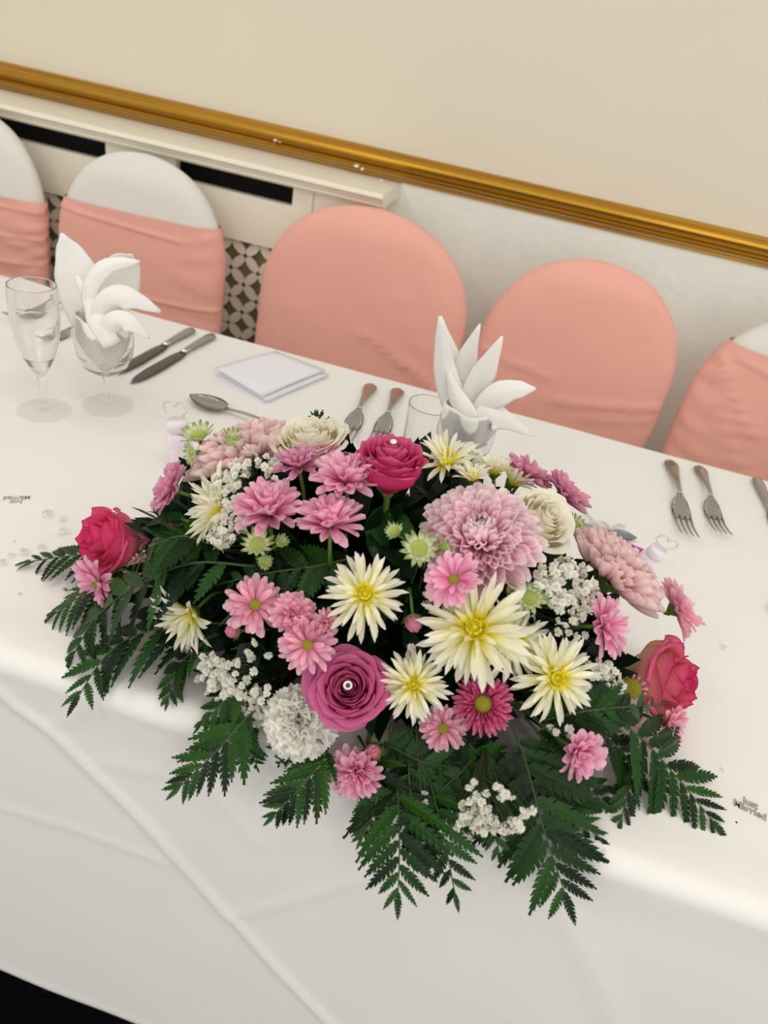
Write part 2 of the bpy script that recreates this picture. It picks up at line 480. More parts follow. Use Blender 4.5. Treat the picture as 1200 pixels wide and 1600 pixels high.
for px, py, r in ((430, 219, .0045), (437, 222, .002), (557, 259, .006), (566, 264, .004), (596, 281, .003)):
    p = at_y(px, py, WY - .026)
    mb = MB()
    vs = [(0, 0, 0)] + [(math.cos(a * PI / 4) * r * random.uniform(.6, 1.1), -.001, math.sin(a * PI / 4) * r * random.uniform(.4, .7)) for a in range(8)]
    vs += [(x, .006, z) for x, y, z in vs[1:]]
    mb.add(vs, [(0, 1 + i, 1 + (i + 1) % 8) for i in range(8)] + [(1 + i, 9 + i, 9 + (i + 1) % 8, 1 + (i + 1) % 8) for i in range(8)])
    mb.build('paint_chip', M['cream_paint'], rail, Matrix.Translation(p), smooth=False)

# radiator cover
RY = 0.43
rc = empty('radiator_cover', (-1.1, WY, 0))
tag(rc, 'cream painted radiator cover with lattice panels and dark vent slots behind the chairs', 'radiator cover')
def child(o, root):
    o.parent = root
    o.matrix_parent_inverse = Matrix.Translation(-root.location)
    return o
XL, XR = -2.3, -0.372
shelf_prof = [(0, .952), (-.152, .952), (-.156, .950), (-.157, .944), (-.152, .941), (-.148, .938), (-.146, .934), (-.141, .931), (-.141, .926), (-.136, .922), (0, .922)]
sh = sweep('top_shelf', shelf_prof, XL, XR + .022, WY - .004, 0, M['cream_paint'], n=1, smooth=False)
child(sh, rc)
fr = MB()
AL, AR, BL, BR = -2.2, -0.984, -0.818, -0.551
fr.box(XL, XR, RY, RY + .018, .917, .922)              # strip over the slots
fr.box(XL, AL, RY, RY + .018, 0, .917); fr.box(AR, BL, RY, RY + .018, 0, .917); fr.box(BR, -.506, RY, RY + .018, 0, .917); fr.box(-.504, XR, RY, RY + .018, 0, .917)
fr.box(AL, AR, RY, RY + .018, .782, .880); fr.box(BL, BR, RY, RY + .018, .782, .880)
fr.box(AL, AR, RY, RY + .018, 0, .12); fr.box(BL, BR, RY, RY + .018, 0, .12)
fr.box(XR - .018, XR, RY + .018, WY - .005, 0, .922)
child(fr.build('frame', M['cream_paint'], smooth=False), rc)
vb = MB().box(AL - .05, XR - .02, RY + .05, RY + .055, .78, .921)  # black sheet added so the slots look as dark as deep shade
child(vb.build('vent_shade_sheet', M['black'], smooth=False), rc)
def lattice(x0, x1, z0, z1, cell=.066):
    mb = MB()
    h = cell / 2
    L = h * math.sqrt(2)
    out = []
    for i in range(9):
        t = i / 8
        out.append(((t - .5) * L * 1.04, .0078 * math.sin(PI * t) ** .9 + .0026))
    poly = out + [(a, -b) for a, b in reversed(out)]
    n = len(poly)
    ni = int((x1 - x0) / h) + 1
    nj = int((z1 - z0) / h) + 1
    for i in range(ni):
        for j in range(nj):
            cx, cz = x0 + (i + .5) * h, z1 - (j + .5) * h
            if cx > x1 or cz < z0: continue
            an = PI / 4 if (i + j) % 2 else -PI / 4
            ca, sa = math.cos(an), math.sin(an)
            vs = [(cx + a * ca - b * sa, RY + .010, cz + a * sa + b * ca) for a, b in poly] + [(cx + a * ca - b * sa, RY + .017, cz + a * sa + b * ca) for a, b in poly]
            mb.add(vs, [tuple(range(n))[::-1]] + [(k, (k + 1) % n, n + (k + 1) % n, n + k)[::-1] for k in range(n)])
    return mb
for x0, x1 in ((AL, AR), (BL, BR)):
    child(lattice(x0, x1, .12, .782).build('lattice_panel', M['cream_paint'], smooth=False), rc)
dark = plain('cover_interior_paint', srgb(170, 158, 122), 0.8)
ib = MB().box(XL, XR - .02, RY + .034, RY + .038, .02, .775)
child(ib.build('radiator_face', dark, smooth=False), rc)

# ------------------------------------------------------------------ table and cloth
TX0, TX1, TYN, TYF = -1.75, 1.30, -0.755, -0.005
tb = empty('banquet_table', (-.2, -.38, 0))
tag(tb, 'long folding banquet table hidden beneath the white tablecloth', 'table')
child(MB().box(TX0, TX1, TYN + .004, TYF - .004, .715, .744).build('tabletop', M['wood'], smooth=False), tb)
for x in (TX0 + .15, TX1 - .15):
    for y in (TYN + .12, TYF - .12):
        child(MB().tube([(x, y, 0), (x, y, .36), (x, y, .715)], .014, 8).build('leg', M['grey_metal']), tb)
def front_pt(px, py):
    p = at_y(px, py, -.785)
    return Vector((p.x, p.z))
creases = []      # (a, b, amplitude, width) on the front fall
def cz(pts, amp, wd):
    q = [front_pt(*p) for p in pts]
    for a, b in zip(q, q[1:]): creases.append((a, b, amp, wd))
cz([(-60, 1075), (0, 1128), (62, 1168), (200, 1290), (352, 1440)], .0034, .0058)
cz([(360, 1443), (440, 1520), (560, 1625)], .0034, .0058)
cz([(56, 1166), (110, 1138), (185, 1096)], .0018, .0045)
cz([(366, 1441), (480, 1416), (620, 1386), (800, 1345)], .0022, .0045)
cz([(-40, 1262), (120, 1310), (250, 1362)], .0011, .006)
cz([(150, 1218), (300, 1250), (390, 1340)], .0009, .008)
cz([(840, 1400), (905, 1500), (960, 1610)], .0016, .016)
tcre = []
def tz(pts, amp, wd):
    q = [at_z(*p).xy for p in pts]
    for a, b in zip(q, q[1:]): tcre.append((a, b, amp, wd))
tz([(0, 985), (60, 960), (160, 900)], .0006, .012)
tz([(900, 800), (1000, 775), (1200, 715)], .0007, .008)
tz([(820, 690), (1010, 800), (1200, 930)], .0006, .012)
tz([(0, 800), (140, 775), (320, 730)], .0006, .008)
tz([(420, 600), (520, 690)], .0006, .008)
def segd(p, a, b):
    ab = b - a
    t = max(0, min(1, (p - a).dot(ab) / ab.length_squared))
    q = a + ab * t
    s = ab.x * (p.y - a.y) - ab.y * (p.x - a.x)
    return (p - q).length * (1 if s > 0 else -1)
def crease_h(p, lst):
    h = 0
    for a, b, amp, wd in lst:
        if min(a.x, b.x) - 4 * wd > p.x or max(a.x, b.x) + 4 * wd < p.x: continue
        if min(a.y, b.y) - 4 * wd > p.y or max(a.y, b.y) + 4 * wd < p.y: continue
        d = segd(p, a, b)
        if abs(d) < 4 * wd:
            k = amp * math.exp(-(d / wd) ** 2)
            h = max(h, k) if k > 0 else h
    return h
def cloth():
    xs = []
    x = TX0 - .01
    while x < TX1 + .01:
        xs.append(x)
        x += .0065 if -.62 < x < .52 else .03
    xs.append(TX1 + .01)
    # section: list of (y, z, ny, nz, zone, s)
    sec = []
    R = .016
    for i in range(12):
        z = .50 + i * (.736 - .50) / 12
        sec.append((TYF + .012, z, 1, 0, 'back'))
    for i in range(7):
        a = i / 6 * PI / 2
        sec.append((TYF + .012 - R + R * math.cos(a), TOP - R + R * math.sin(a), math.cos(a), math.sin(a), 'edge'))
    n = 80
    for i in range(1, n):
        y = (TYF + .012 - R) + ((TYN - .006 + R) - (TYF + .012 - R)) * i / n
        sec.append((y, TOP, 0, 1, 'top'))
    for i in range(9):
        a = PI / 2 + i / 8 * PI / 2
        sec.append((TYN - .006 + R + R * math.cos(a), TOP - R + R * math.sin(a), math.cos(a), math.sin(a), 'edge'))
    n = 92
    for i in range(1, n + 1):
        t = i / n
        z = TOP - R - t * (TOP - R - .212)
        sec.append((TYN - .006 - .040 * t, z, -1, .06, 'front'))
    vs, fs = [], []
    for (y, z, ny, nz, zone) in sec:
        for x in xs:
            h = 0
            zz = z
            if zone == 'top':
                h = .0007 * noise.noise((x * 9, y * 9, 1.3)) + crease_h(Vector((x, y)), tcre)
                h += .0025 * sstep(-.700, -.735, y)
            elif zone == 'edge':
                h = .0007 * noise.noise((x * 9, y * 9, 1.3)) + (.0025 if ny < 0.01 and y < -.5 else 0)
            elif zone == 'front':
                t = (TOP - z) / .54
                h = t * .010 * noise.noise((x * 2.6, z * 1.4, 4.1)) + .0014 * noise.noise((x * 8, z * 8, 2.2)) * min(1, t * 3)
                h += crease_h(Vector((x, z)), creases) + .0025 * (1 - sstep(0, .12, t))
                if z < .225: h += .0008
                zz = z + t * t * .012 * noise.noise((x * 5, 0, 7.7))
            vs.append((x, y + ny * h, zz + nz * h))
    k = len(xs)
    for j in range(len(sec) - 1):
        for i in range(k - 1):
            fs.append((j * k + i, j * k + i + 1, (j + 1) * k + i + 1, (j + 1) * k + i))
    me = mesh('tablecloth', vs, fs)
    o = link('tablecloth', me, M['linen'])
    s = o.modifiers.new('thickness', 'SOLIDIFY'); s.thickness = .0012; s.offset = -1
    return tag(o, 'white linen tablecloth with pressed fold creases covering the long table', 'tablecloth')
cloth()

# ------------------------------------------------------------------ chairs
def back_shell(W, z0, z1, ZA, y0, infl, thick=.032, lean=.10, wr=None, waist=0.0, zpinch=.66, nu=28, nv=40, tilt=0.0, slope=0.0):
    """closed shell of a round-topped chair back between heights z0 and z1 (ZA is the crown of the uncovered back)"""
    mb = MB()
    ZS = ZA - .205                     # where the sides turn into the arch
    AP = ZA + infl
    def width(z):
        if z > ZS:
            q = min(1, (z - ZS) / (AP - ZS))
            wv = W * (max(0, 1 - q ** 2.15)) ** (1 / 2.15)
        else:
            wv = W
        wv *= 1 - waist * sstep(zpinch, zpinch - .10, z)
        return wv + infl
    top = min(z1, AP)
    closed_top = z1 >= AP
    def fn(side):
        def g(u, v):
            s = -math.cos(PI * u)
            if closed_top:
                vv = math.sin(v * PI / 2) ** 1.0
                z = z0 + (top - z0) * vv
            else:
                z = z0 + (top - z0) * v + slope * s * (v if v > .5 else 0)
            wv = width(z)
            if closed_top and v > .999: wv = .0
            x = s * wv
            th = (thick + infl) * math.sqrt(max(0, 1 - abs(s) ** 5))
            if closed_top: th *= math.sqrt(max(0, 1 - sstep(.86, 1.0, vv) ** 2 * .98))
            y = y0 + lean * (z - .6) + side * th
            if wr: y -= wr(s, z) * (1 if side < 0 else .4)
            return (x + tilt * (z - .6), y, z)
        return g
    a = MB().grid(fn(-1), nu, nv)
    b = MB().grid(fn(1), nu, nv)
    mb.add(a.v, a.f, a.uv)
    mb.add(b.v, [f[::-1] for f in b.f], b.uv)
    return mb
def seat_shell(W, y0):
    mb = MB()
    d0, d1 = -.055, y0 + .045
    mb.box(-W * .95, W * .95, d0, d1, .425, .465)
    def skirt(u, v):
        a = 2 * PI * u
        cx, cy = math.cos(a), math.sin(a)
        p = 6.0
        r = (abs(cx) ** p + abs(cy) ** p) ** (-1 / p)
        g = 1 + .02 * (1 - v) * math.sin(a * 14)
        return (cx * r * W * (1.0 + .05 * (1 - v)) * g, (d0 + d1) / 2 + cy * r * (d1 - d0) / 2 * (1.0 + .06 * (1 - v)) * g, .004 + v * .45)
    mb.grid(skirt, 64, 4)
    return mb
CY = 0.315
def wrinkle(seed, amp, gather=(1, 1), dirs=()):
    def f(s, z):
        e = 0
        for side, g in ((-1, gather[0]), (1, gather[1])):
            k = sstep(.15, 1.0, s * side) * g
            e += k * amp * (1.6 * noise.noise((s * .7 * side, z * 42 + s * 2, seed)) + .5 * math.sin(z * 150 + 9 * noise.noise((s * 2, z * 7, seed)) + seed))
        e += amp * 1.1 * noise.noise((s * 2.2, z * 18 + s * 3 * (seed % 3 - 1), seed + 5))
        for (s0, z0, s1, z1, a, wd) in dirs:
            d = segd(Vector((s * .2, z)), Vector((s0 * .2, z0)), Vector((s1 * .2, z1)))
            e += 2.0 * a * math.exp(-(d / wd) ** 2)
        return e
    return f
def chair(x, W, ZA, label, sash=None, pink=False, seed=1, dirs=(), waist=0, dy=0, slope=0, gather=(1, 1)):
    c = empty('banquet_chair', (x, CY + dy - .15, 0))
    tag(c, label, 'chair', 'covered banquet chairs along the wall')
    y0 = .15
    soft = wrinkle(seed, .0011, (0.2, .2), dirs if pink else ())
    def clean(b, mat, nm):
        o = b.build(nm, mat, c)
        return o
    clean(seat_shell(W * .98, y0), M['chair_white'], 'seat_cover')
    if pink:
        clean(back_shell(W, .43, 2, ZA, y0, .0, wr=wrinkle(seed, .0016, gather, dirs), waist=waist, nv=70), M['chair_pink'], 'back_cover')
    else:
        clean(back_shell(W, .43, 2, ZA, y0, .0, wr=soft, waist=waist), M['chair_white'], 'back_cover')
        clean(back_shell(W, sash[0], sash[1], ZA, y0, .005, wr=wrinkle(seed, .0024, gather, dirs), slope=slope, nv=70), M['chair_pink'], 'sash')
    return c
chair(-1.27, .195, .950, 'white covered chair with salmon sash at the left edge, only half in view', (.575, .79), seed=2, gather=(.8, 1.5), dirs=((-.6, .775, 1, .77, .0015, .004), (-.4, .70, 1, .715, .0016, .005), (-.6, .64, 1, .66, .0018, .005), (-.6, .60, 1, .625, .0016, .004)))
chair(-.845, .190, .932, 'white covered chair with salmon sash behind the left napkin and wine glass', (.60, .822), seed=7, slope=.004, gather=(.3, .8), dirs=((-1, .80, .6, .79, .002, .004), (-.2, .655, 1, .66, .002, .004)))
chair(-.345, .222, .934, 'chair with all salmon pink back in front of the radiator cover end, behind the tumbler', pink=True, seed=11, gather=(0, .25), dirs=((.1, .70, .55, .66, .0035, .006), (.55, .66, .98, .60, .004, .006), (.45, .79, .6, .70, .0025, .008), (-.62, .72, -.72, .56, .003, .012)))
chair(.103, .195, .936, 'chair with all salmon pink back against the plain wallpaper, right of the upright napkin', pink=True, seed=5, waist=.06, gather=(0, .5), dirs=((-.95, .73, -.2, .71, .003, .005), (-.1, .665, .95, .70, .004, .006), (.2, .645, .9, .672, .003, .005)))
chair(.53, .195, .93, 'white covered chair with salmon sash at the right edge, partly cut off', (.44, .845), seed=8, slope=-.012, gather=(1, .3), dirs=((-.95, .83, -.3, .70, .004, .006), (-.9, .80, -.1, .58, .003, .006), (-.8, .835, .2, .80, .003, .005)))

# ------------------------------------------------------------------ glasses, napkins, cutlery
def crisp(prof, e=.0005):
    out = [prof[0]]
    for (a, b), (c, d) in zip(prof, prof[1:]):
        L = math.hypot(c - a, d - b)
        if L > e * 5:
            for t in (e / L, .5, 1 - e / L):
                out.append((a + (c - a) * t, b + (d - b) * t))
        out.append((c, d))
    return out
def glass(name, prof, p, label, cat='glass', group=None, foot=True):
    mb = MB().lathe(crisp(prof), 48)
    mb.mi = [1 if foot and sum(mb.v[i].z for i in f) / len(f) < .0075 else 0 for f in mb.f]
    o = mb.build(name, [M['glass'], M['glass_foot']], None, Matrix.Translation(p))
    return tag(o, label, cat, group)
# closed outline runs down the outside and back up the inside
pf = at_z(70, 642)
flute = [(0, .0), (.0325, .0), (.0335, .001), (.032, .002), (.018, .0035), (.007, .007), (.0042, .014), (.0040, .045), (.0052, .056), (.010, .064), (.019, .085), (.0255, .110), (.0285, .135), (.0287, .160), (.0275, .184),
         (.0268, .1846), (.0262, .184), (.0270, .160), (.0268, .135), (.0240, .110), (.0175, .086), (.008, .068), (.003, .062), (0, .061)]
k = 1.02
pf.z = TOP
flute = [(r * k, z * .93) for r, z in flute]
glass('champagne_flute', flute, pf, 'tall clear champagne flute, empty, leftmost glass on the table', 'glass')
pw = at_z(168, 634); pw.z = TOP
wine = [(0, 0), (.0335, 0), (.0345, .001), (.033, .002), (.018, .0035), (.007, .007), (.0038, .014), (.0036, .040), (.006, .048), (.018, .053), (.029, .062), (.0355, .078), (.0375, .094), (.0365, .112), (.0335, .128),
        (.0328, .1285), (.0322, .128), (.0352, .112), (.0362, .094), (.0342, .079), (.028, .064), (.017, .056), (.006, .052), (0, .0515)]
glass('wine_glass', wine, pw, 'short stemmed wine glass holding the left napkin, beside the champagne flute', 'glass')
pw2 = at_z(703, 770); pw2.z = TOP
glass('wine_glass', wine, pw2, 'stemmed wine glass holding the upright napkin behind the flowers', 'glass')
pt = at_z(653, 720); pt.z = TOP
tum = [(0, .0), (.024, 0), (.026, .002), (.027, .03), (.0295, .088), (.0290, .0892), (.0284, .088), (.0258, .03), (.0246, .008), (0, .007)]
glass('tumbler', tum, pt, 'straight clear tumbler standing behind the hot pink rose', 'glass')

def flap(mb, pts, widths, fold, nrm, n=14, m=8):
    """one folded-linen point: centre line, half widths, depth of its V fold, facing"""
    cl = spline(pts, n)
    def wd(t): return lerp_prof(widths, t)
    rows = []
    for i, p in enumerate(cl):
        t = i / n
        T = (cl[min(i + 1, n)] - cl[max(i - 1, 0)]).normalized()
        nn = (nrm - T * nrm.dot(T)).normalized()
        S = T.cross(nn)
        rows.append([p + S * (wd(t) * s) - nn * (fold * wd(t) * abs(s) ** 1.3) for s in [-1 + 2 * j / m for j in range(m + 1)]])
    vs = [v for r in rows for v in r]
    fs = [(i * (m + 1) + j, i * (m + 1) + j + 1, (i + 1) * (m + 1) + j + 1, (i + 1) * (m + 1) + j) for i in range(n) for j in range(m)]
    mb.add(vs, fs)
def napkin(label, base, flaps, plug_r, plug_h):
    """flaps: (pixel path with depth offsets, half-width profile in px, fold, lateral facing)"""
    mb = MB()
    for path, wid, fold, tw in flaps:
        pts = [at_y(px, py, base.y + dy) for px, py, dy in path]
        sc = px2m(1, pts[-1])
        nrm = (CAM - pts[1]).normalized() + c_r * tw
        flap(mb, pts, [(t, v * sc) for t, v in wid], fold, nrm)
    # the gathered foot of the napkin inside the bowl
    def foot(u, v):
        a = 2 * PI * u
        r = plug_r * math.sin(PI * (.06 + .74 * v) * .72 + .05) * (1 + .07 * math.sin(a * 5 + v * 3)) 
        return (base.x + r * math.cos(a), base.y + r * math.sin(a), base.z + plug_h * v)
    mb.grid(foot, 40, 12)
    o = mb.build('napkin', M['napkin'])
    s = o.modifiers.new('thickness', 'SOLIDIFY'); s.thickness = .0016; s.offset = 0
    return tag(o, label, 'napkin')
b1 = pw + Vector((0, 0, .056))
W0 = [(0, 16), (.35, 22), (.7, 17), (.9, 7), (1, 1.5)]
napkin('white napkin folded into a loose twisted flower, in the left wine glass', b1, [
    ([(165, 540, 0), (128, 478, .012), (112, 412, .02), (96, 364, .02)], [(0, 20), (.3, 36), (.55, 38), (.8, 22), (1, 2)], .3, -.4),
    ([(165, 520, .01), (180, 455, .03), (195, 415, .035), (206, 398, .03)], [(0, 24), (.4, 36), (.7, 24), (1, 2)], .15, .2),
    ([(150, 525, -.012), (136, 462, -.02), (162, 418, -.012), (219, 408, .01)], [(0, 10), (.3, 13), (.6, 14), (.85, 9), (1, 1)], .45, -.5),
    ([(155, 530, -.018), (168, 478, -.028), (200, 465, -.02), (251, 487, .0)], [(0, 13), (.3, 20), (.6, 19), (.85, 10), (1, 2)], .3, .3),
    ([(160, 535, -.024), (180, 505, -.034), (205, 505, -.03), (234, 529, -.02)], [(0, 14), (.3, 17), (.6, 15), (.85, 8), (1, 1)], .4, .3),
    ([(175, 540, -.03), (150, 500, -.034), (140, 470, -.02), (118, 430, -.005)], [(0, 15), (.3, 16), (.6, 14), (1, 3)], .3, -.3),
], .034, .075)
b2 = pw2 + Vector((0, 0, .056))
napkin('white napkin folded into an upright pointed lily shape, in the glass behind the flowers', b2, [
    ([(738, 690, 0), (708, 630, .0), (692, 570, .008), (688, 494, .012)], [(0, 16), (.3, 24), (.6, 20), (.85, 11), (1, 3)], .35, -.4),
    ([(735, 680, .014), (712, 610, .02), (706, 570, .024), (690, 500, .026)], [(0, 14), (.4, 24), (.7, 18), (1, 3)], .1, .3),
    ([(738, 680, .01), (722, 610, .016), (730, 560, .016), (750, 506, .016)], [(0, 10), (.35, 17), (.65, 17), (.88, 7), (1, 1)], .3, .1),
    ([(738, 680, .0), (738, 620, .0), (758, 580, .004), (785, 525, .01)], [(0, 10), (.35, 18), (.65, 20), (.88, 9), (1, 1)], .25, .2),
    ([(742, 680, -.01), (755, 636, -.016), (790, 612, -.01), (837, 607, .006)], [(0, 10), (.3, 15), (.6, 20), (.85, 13), (1, 1.5)], .25, .1),
    ([(746, 690, -.014), (760, 655, -.022), (785, 655, -.014), (835, 682, .004)], [(0, 12), (.3, 22), (.55, 22), (.85, 8), (1, 1)], .2, .2),
    ([(748, 700, -.02), (728, 650, -.024), (712, 620, -.014), (700, 580, .0)], [(0, 14), (.3, 17), (.6, 15), (1, 3)], .4, -.4),
], .034, .075)

def strip_mesh(mb, stations, mi=0, th=.0012):
    """long flat tool: stations of (x, half width, z centre, dish) along x; thick, with bevel-like cross section"""
    n = len(stations)
    m = 7
    vs, fs = [], []
    for side in (1, -1):
        for (x, wv, z, dish) in stations:
            for j in range(m):
                s = -1 + 2 * j / (m - 1)
                e = th * math.sqrt(max(0, 1 - abs(s) ** 4))
                vs.append((x, s * wv, z + dish * (s * s - 1) + side * e))
    for i in range(n - 1):
        for j in range(m - 1):
            a = i * m + j
            fs.append((a, a + m, a + m + 1, a + 1)[::-1])
            b = n * m + a
            fs.append((b, b + m, b + m + 1, b + 1))
        for j in (0, m - 1):
            a = i * m + j
            q = (a, a + m, n * m + a + m, n * m + a)
            fs.append(q if j == 0 else q[::-1])
    for i in (0, n - 1):
        for j in range(m - 1):
            a = i * m + j
            q = (a, a + 1, n * m + a + 1, n * m + a)
            fs.append(q[::-1] if i == 0 else q)
    mb.add(vs, fs, mi=mi)
HANDLE = [(-.0, .004, .004, 0), (.003, .0085, .004, 0), (.012, .0105, .0042, 0), (.026, .0085, .0055, 0), (.05, .0055, .0085, 0), (.075, .0036, .0105, 0), (.092, .0032, .0100, 0)]
def flat_rot(d, up=Vector((0, 0, 1))):
    x = Vector((d.x, d.y, 0)).normalized()
    y = up.cross(x)
    return Matrix(((x.x, y.x, 0), (x.y, y.y, 0), (x.z, y.z, 1)))
def lay(name, a_px, b_px, label, cat, length=None):
    a, b = at_z(*a_px), at_z(*b_px)
    o = empty(name, Vector((a.x, a.y, TOP + .0015)), flat_rot(b - a))
    k = (b - a).length
    return tag(o, label, cat), k
def fork(handle_px, tip_px, label):
    root, L = lay('fork', handle_px, tip_px, label, 'fork')
    k = L / .185
    S = lambda st: [(x * k, w_ * k ** .4, z, d) for x, w_, z, d in st]
    mb = MB(); strip_mesh(mb, S(HANDLE)); mb.build('handle', M['steel'], root)
    mb = MB(); strip_mesh(mb, S([(.090, .0034, .0100, 0), (.096, .0055, .0085, .0), (.104, .0098, .006, .001), (.116, .0122, .0038, .002), (.128, .0125, .003, .002), (.136, .0122, .0032, .0015)])); head = mb.build('head', M['steel'], root)
    mb = MB()
    for j in range(4):
        y = (-.0105 + .007 * j) * k ** .4
        mb.tube([(.134 * k, y, .0034), (.155 * k, y, .005), (.172 * k, y, .009), (.185 * k, y, .0135)], .0016, 6, r1=.0009)
    mb.build('tines', M['steel'], head)
    return root
def knife(handle_px, tip_px, label):
    root, L = lay('table_knife', handle_px, tip_px, label, 'knife')
    k = L / .215
    S = lambda st: [(x * k, w_, z, d) for x, w_, z, d in st]
    mb = MB(); strip_mesh(mb, S([(0, .004, .004, 0), (.003, .008, .0042, 0), (.012, .0098, .0045, 0), (.03, .0088, .0048, 0), (.06, .007, .0048, 0), (.088, .0058, .0045, 0)]), th=.0026); mb.build('handle', M['steel'], root)
    mb = MB()
    n = 12
    pr = [(0, .006), (.05, .0088), (.2, .0102), (.6, .0108), (.85, .0085), (.95, .005), (1, .001)]
    strip_mesh(mb, [((.086 + .129 * i / n) * k, lerp_prof(pr, i / n), .0035, 0) for i in range(n + 1)], th=.0011)
    mb.build('blade', M['dark_reflection_steel'], root)
    return root
def spoon(handle_px, tip_px, label, mat='steel'):
    root, L = lay('spoon', handle_px, tip_px, label, 'spoon')
    k = L / .18
    S = lambda st: [(x * k, w_ * k, z * k, d * k) for x, w_, z, d in st]
    mb = MB(); strip_mesh(mb, S(HANDLE[:-1] + [(.095, .0032, .0100, 0), (.112, .003, .008, 0), (.122, .004, .007, 0)])); mb.build('handle', M[mat], root)
    mb = MB()
    n = 14
    st = []
    for i in range(n + 1):
        t = i / n
        wv = .0195 * math.sin(PI * min(1, .04 + .96 * t) ** .85) ** .62 if 0 < t < 1 else .002
        st.append((.120 + .060 * t, max(.0025, wv), .0075 + .001 * t, .0062 * math.sin(PI * t) ** .7))
    strip_mesh(mb, S(st), th=.0008)
    mb.build('bowl', M[mat], root)
    return root
knife((301, 519), (182, 588), 'table knife left of the pair, between the left wine glass and the folded paper')
knife((333, 528), (205, 603), 'table knife right of the pair, nearer the folded paper')
fork((150, 470), (10, 505), 'fork lying behind the flute, farther from the flowers, its tip showing left of the glass')
fork((152, 508), (62, 541), 'fork lying behind the flute and wine glass, nearer one of that pair')
fork((580, 605), (535, 700), 'left fork of the pair behind the hot pink rose and tumbler')
fork((622, 612), (584, 706), 'right fork of the pair behind the hot pink rose, partly behind the tumbler')
fork((1046, 724), (1072, 850), 'left fork of the pair on the bare cloth at the right')
fork((1091, 733), (1124, 846), 'right fork of the pair on the bare cloth at the right')
knife((1180, 752), (1245, 900), 'table knife at the right edge, only its handle end in view')
spoon((470, 690), (297, 626), 'large spoon with its bowl showing behind the green starry flowers at the left')
spoon((880, 818), (992, 846), 'small spoon with a bowl coloured with a bluish reflection beside the pink plastic vial', 'blue_reflection_steel')

# folded paper
q = [at_z(*p) for p in ((335, 587), (430, 560), (508, 588), (409, 630))]
pc = empty('folded_paper', sum(q, Vector()) / 4)
tag(pc, 'folded white sheet of paper lying on the cloth behind the flowers', 'paper')
pc.location.z = TOP
def sheet(qs, z0, z1, name, lift=0):
    mb = MB()
    a, b, c, d = qs
    def fn(u, v):
        p = (a.lerp(b, u)).lerp(d.lerp(c, u), v)
        # gently bowed page; fold along the far edge b-c
        return Vector((p.x, p.y, z0 + (z1 - z0) * (1 - abs(2 * u - 1) ** 2) * .4 + lift * v)) - pc.location
    mb.grid(fn, 8, 8)
    o = mb.build(name, M['paper'], pc)
    s = o.modifiers.new('thickness', 'SOLIDIFY'); s.thickness = .0008; s.offset = 1
sheet(q, TOP + .0135, TOP + .017, 'upper_leaf', -.002)
q2 = [p + Vector((.004, -.005, 0)) for p in q]
sheet(q2, TOP + .002, TOP + .003, 'lower_leaf')
q3 = [p + Vector((.008, -.002, 0)) for p in q]
sheet(q3, TOP + .007, TOP + .008, 'middle_leaf')

# bubble vials, clear wrapper and card between the flowers and the cutlery
def vial(px, py, lean, label, k=1.0):
    p = at_z(px, py); p.z = TOP
    rot = Matrix.Rotation(lean[0], 3, 'X') @ Matrix.Rotation(lean[1], 3, 'Y')
    o = empty('bubble_vial', p, rot)
    tag(o, label, 'vial')
    pr = [(0, 0), (.011, 0), (.0125, .002), (.0125, .010), (.0118, .013), (.0125, .016), (.0125, .026), (.0115, .029), (.0122, .032), (.0122, .040), (.009, .044), (.008, .046)]
    MB().lathe([(r * k, z * k) for r, z in pr], 24).build('body', M['vial'], o)
    cap = MB().lathe([(r * k, z * k) for r, z in [(.0085, .045), (.0105, .046), (.0105, .054), (.0095, .056), (0, .056)]], 24).build('cap', M['vial'], o)
    pts = []
    for i in range(25):
        t = 2 * PI * i / 24
        pts.append((.00075 * k * 16 * math.sin(t) ** 3, 0, .066 * k + .00075 * k * (13 * math.cos(t) - 5 * math.cos(2 * t) - 2 * math.cos(3 * t) - math.cos(4 * t))))
    MB().tube(pts, .0013, 6).build('heart_loop', M['crystal'], cap)
    return o
vial(984, 906, (.1, .25), 'pale pink ribbed plastic vial with a clear heart top, right of the arrangement', 1.05)
vial(288, 736, (0, -.15), 'pale plastic vial mostly hidden behind the green starry flowers at the left', 1.25)
p = at_z(990, 862); p.z = TOP + .0005
cardo = MB().box(-.016, .016, -.012, .012, 0, .0016).build('card', M['magenta'], None, Matrix.Translation(p) @ Matrix.Rotation(-.25, 4, 'Z'), smooth=False)
tag(cardo, 'small magenta card on the cloth beside the pink plastic vial', 'card')
mb = MB()
cp = [at_z(*q_) + Vector((0, 0, .006)) for q_ in ((905, 815), (930, 822), (952, 834), (975, 826))]
cl = spline(cp, 18)
mb.add([p_ + Vector((0, math.cos(i * .5), math.sin(i * .5))) * s * (.004 + .004 * abs(math.cos(i * .26))) for i, p_ in enumerate(cl) for s in (-1, 1)], [(2 * i, 2 * i + 1, 2 * i + 3, 2 * i + 2) for i in range(18)])
wr_ = mb.build('clear_wrapper', M['crystal'])
wr_.modifiers.new('thickness', 'SOLIDIFY').thickness = .0008
tag(wr_, 'twisted strip of clear wrapping behind the pale pink bloom at the right', 'wrapper')

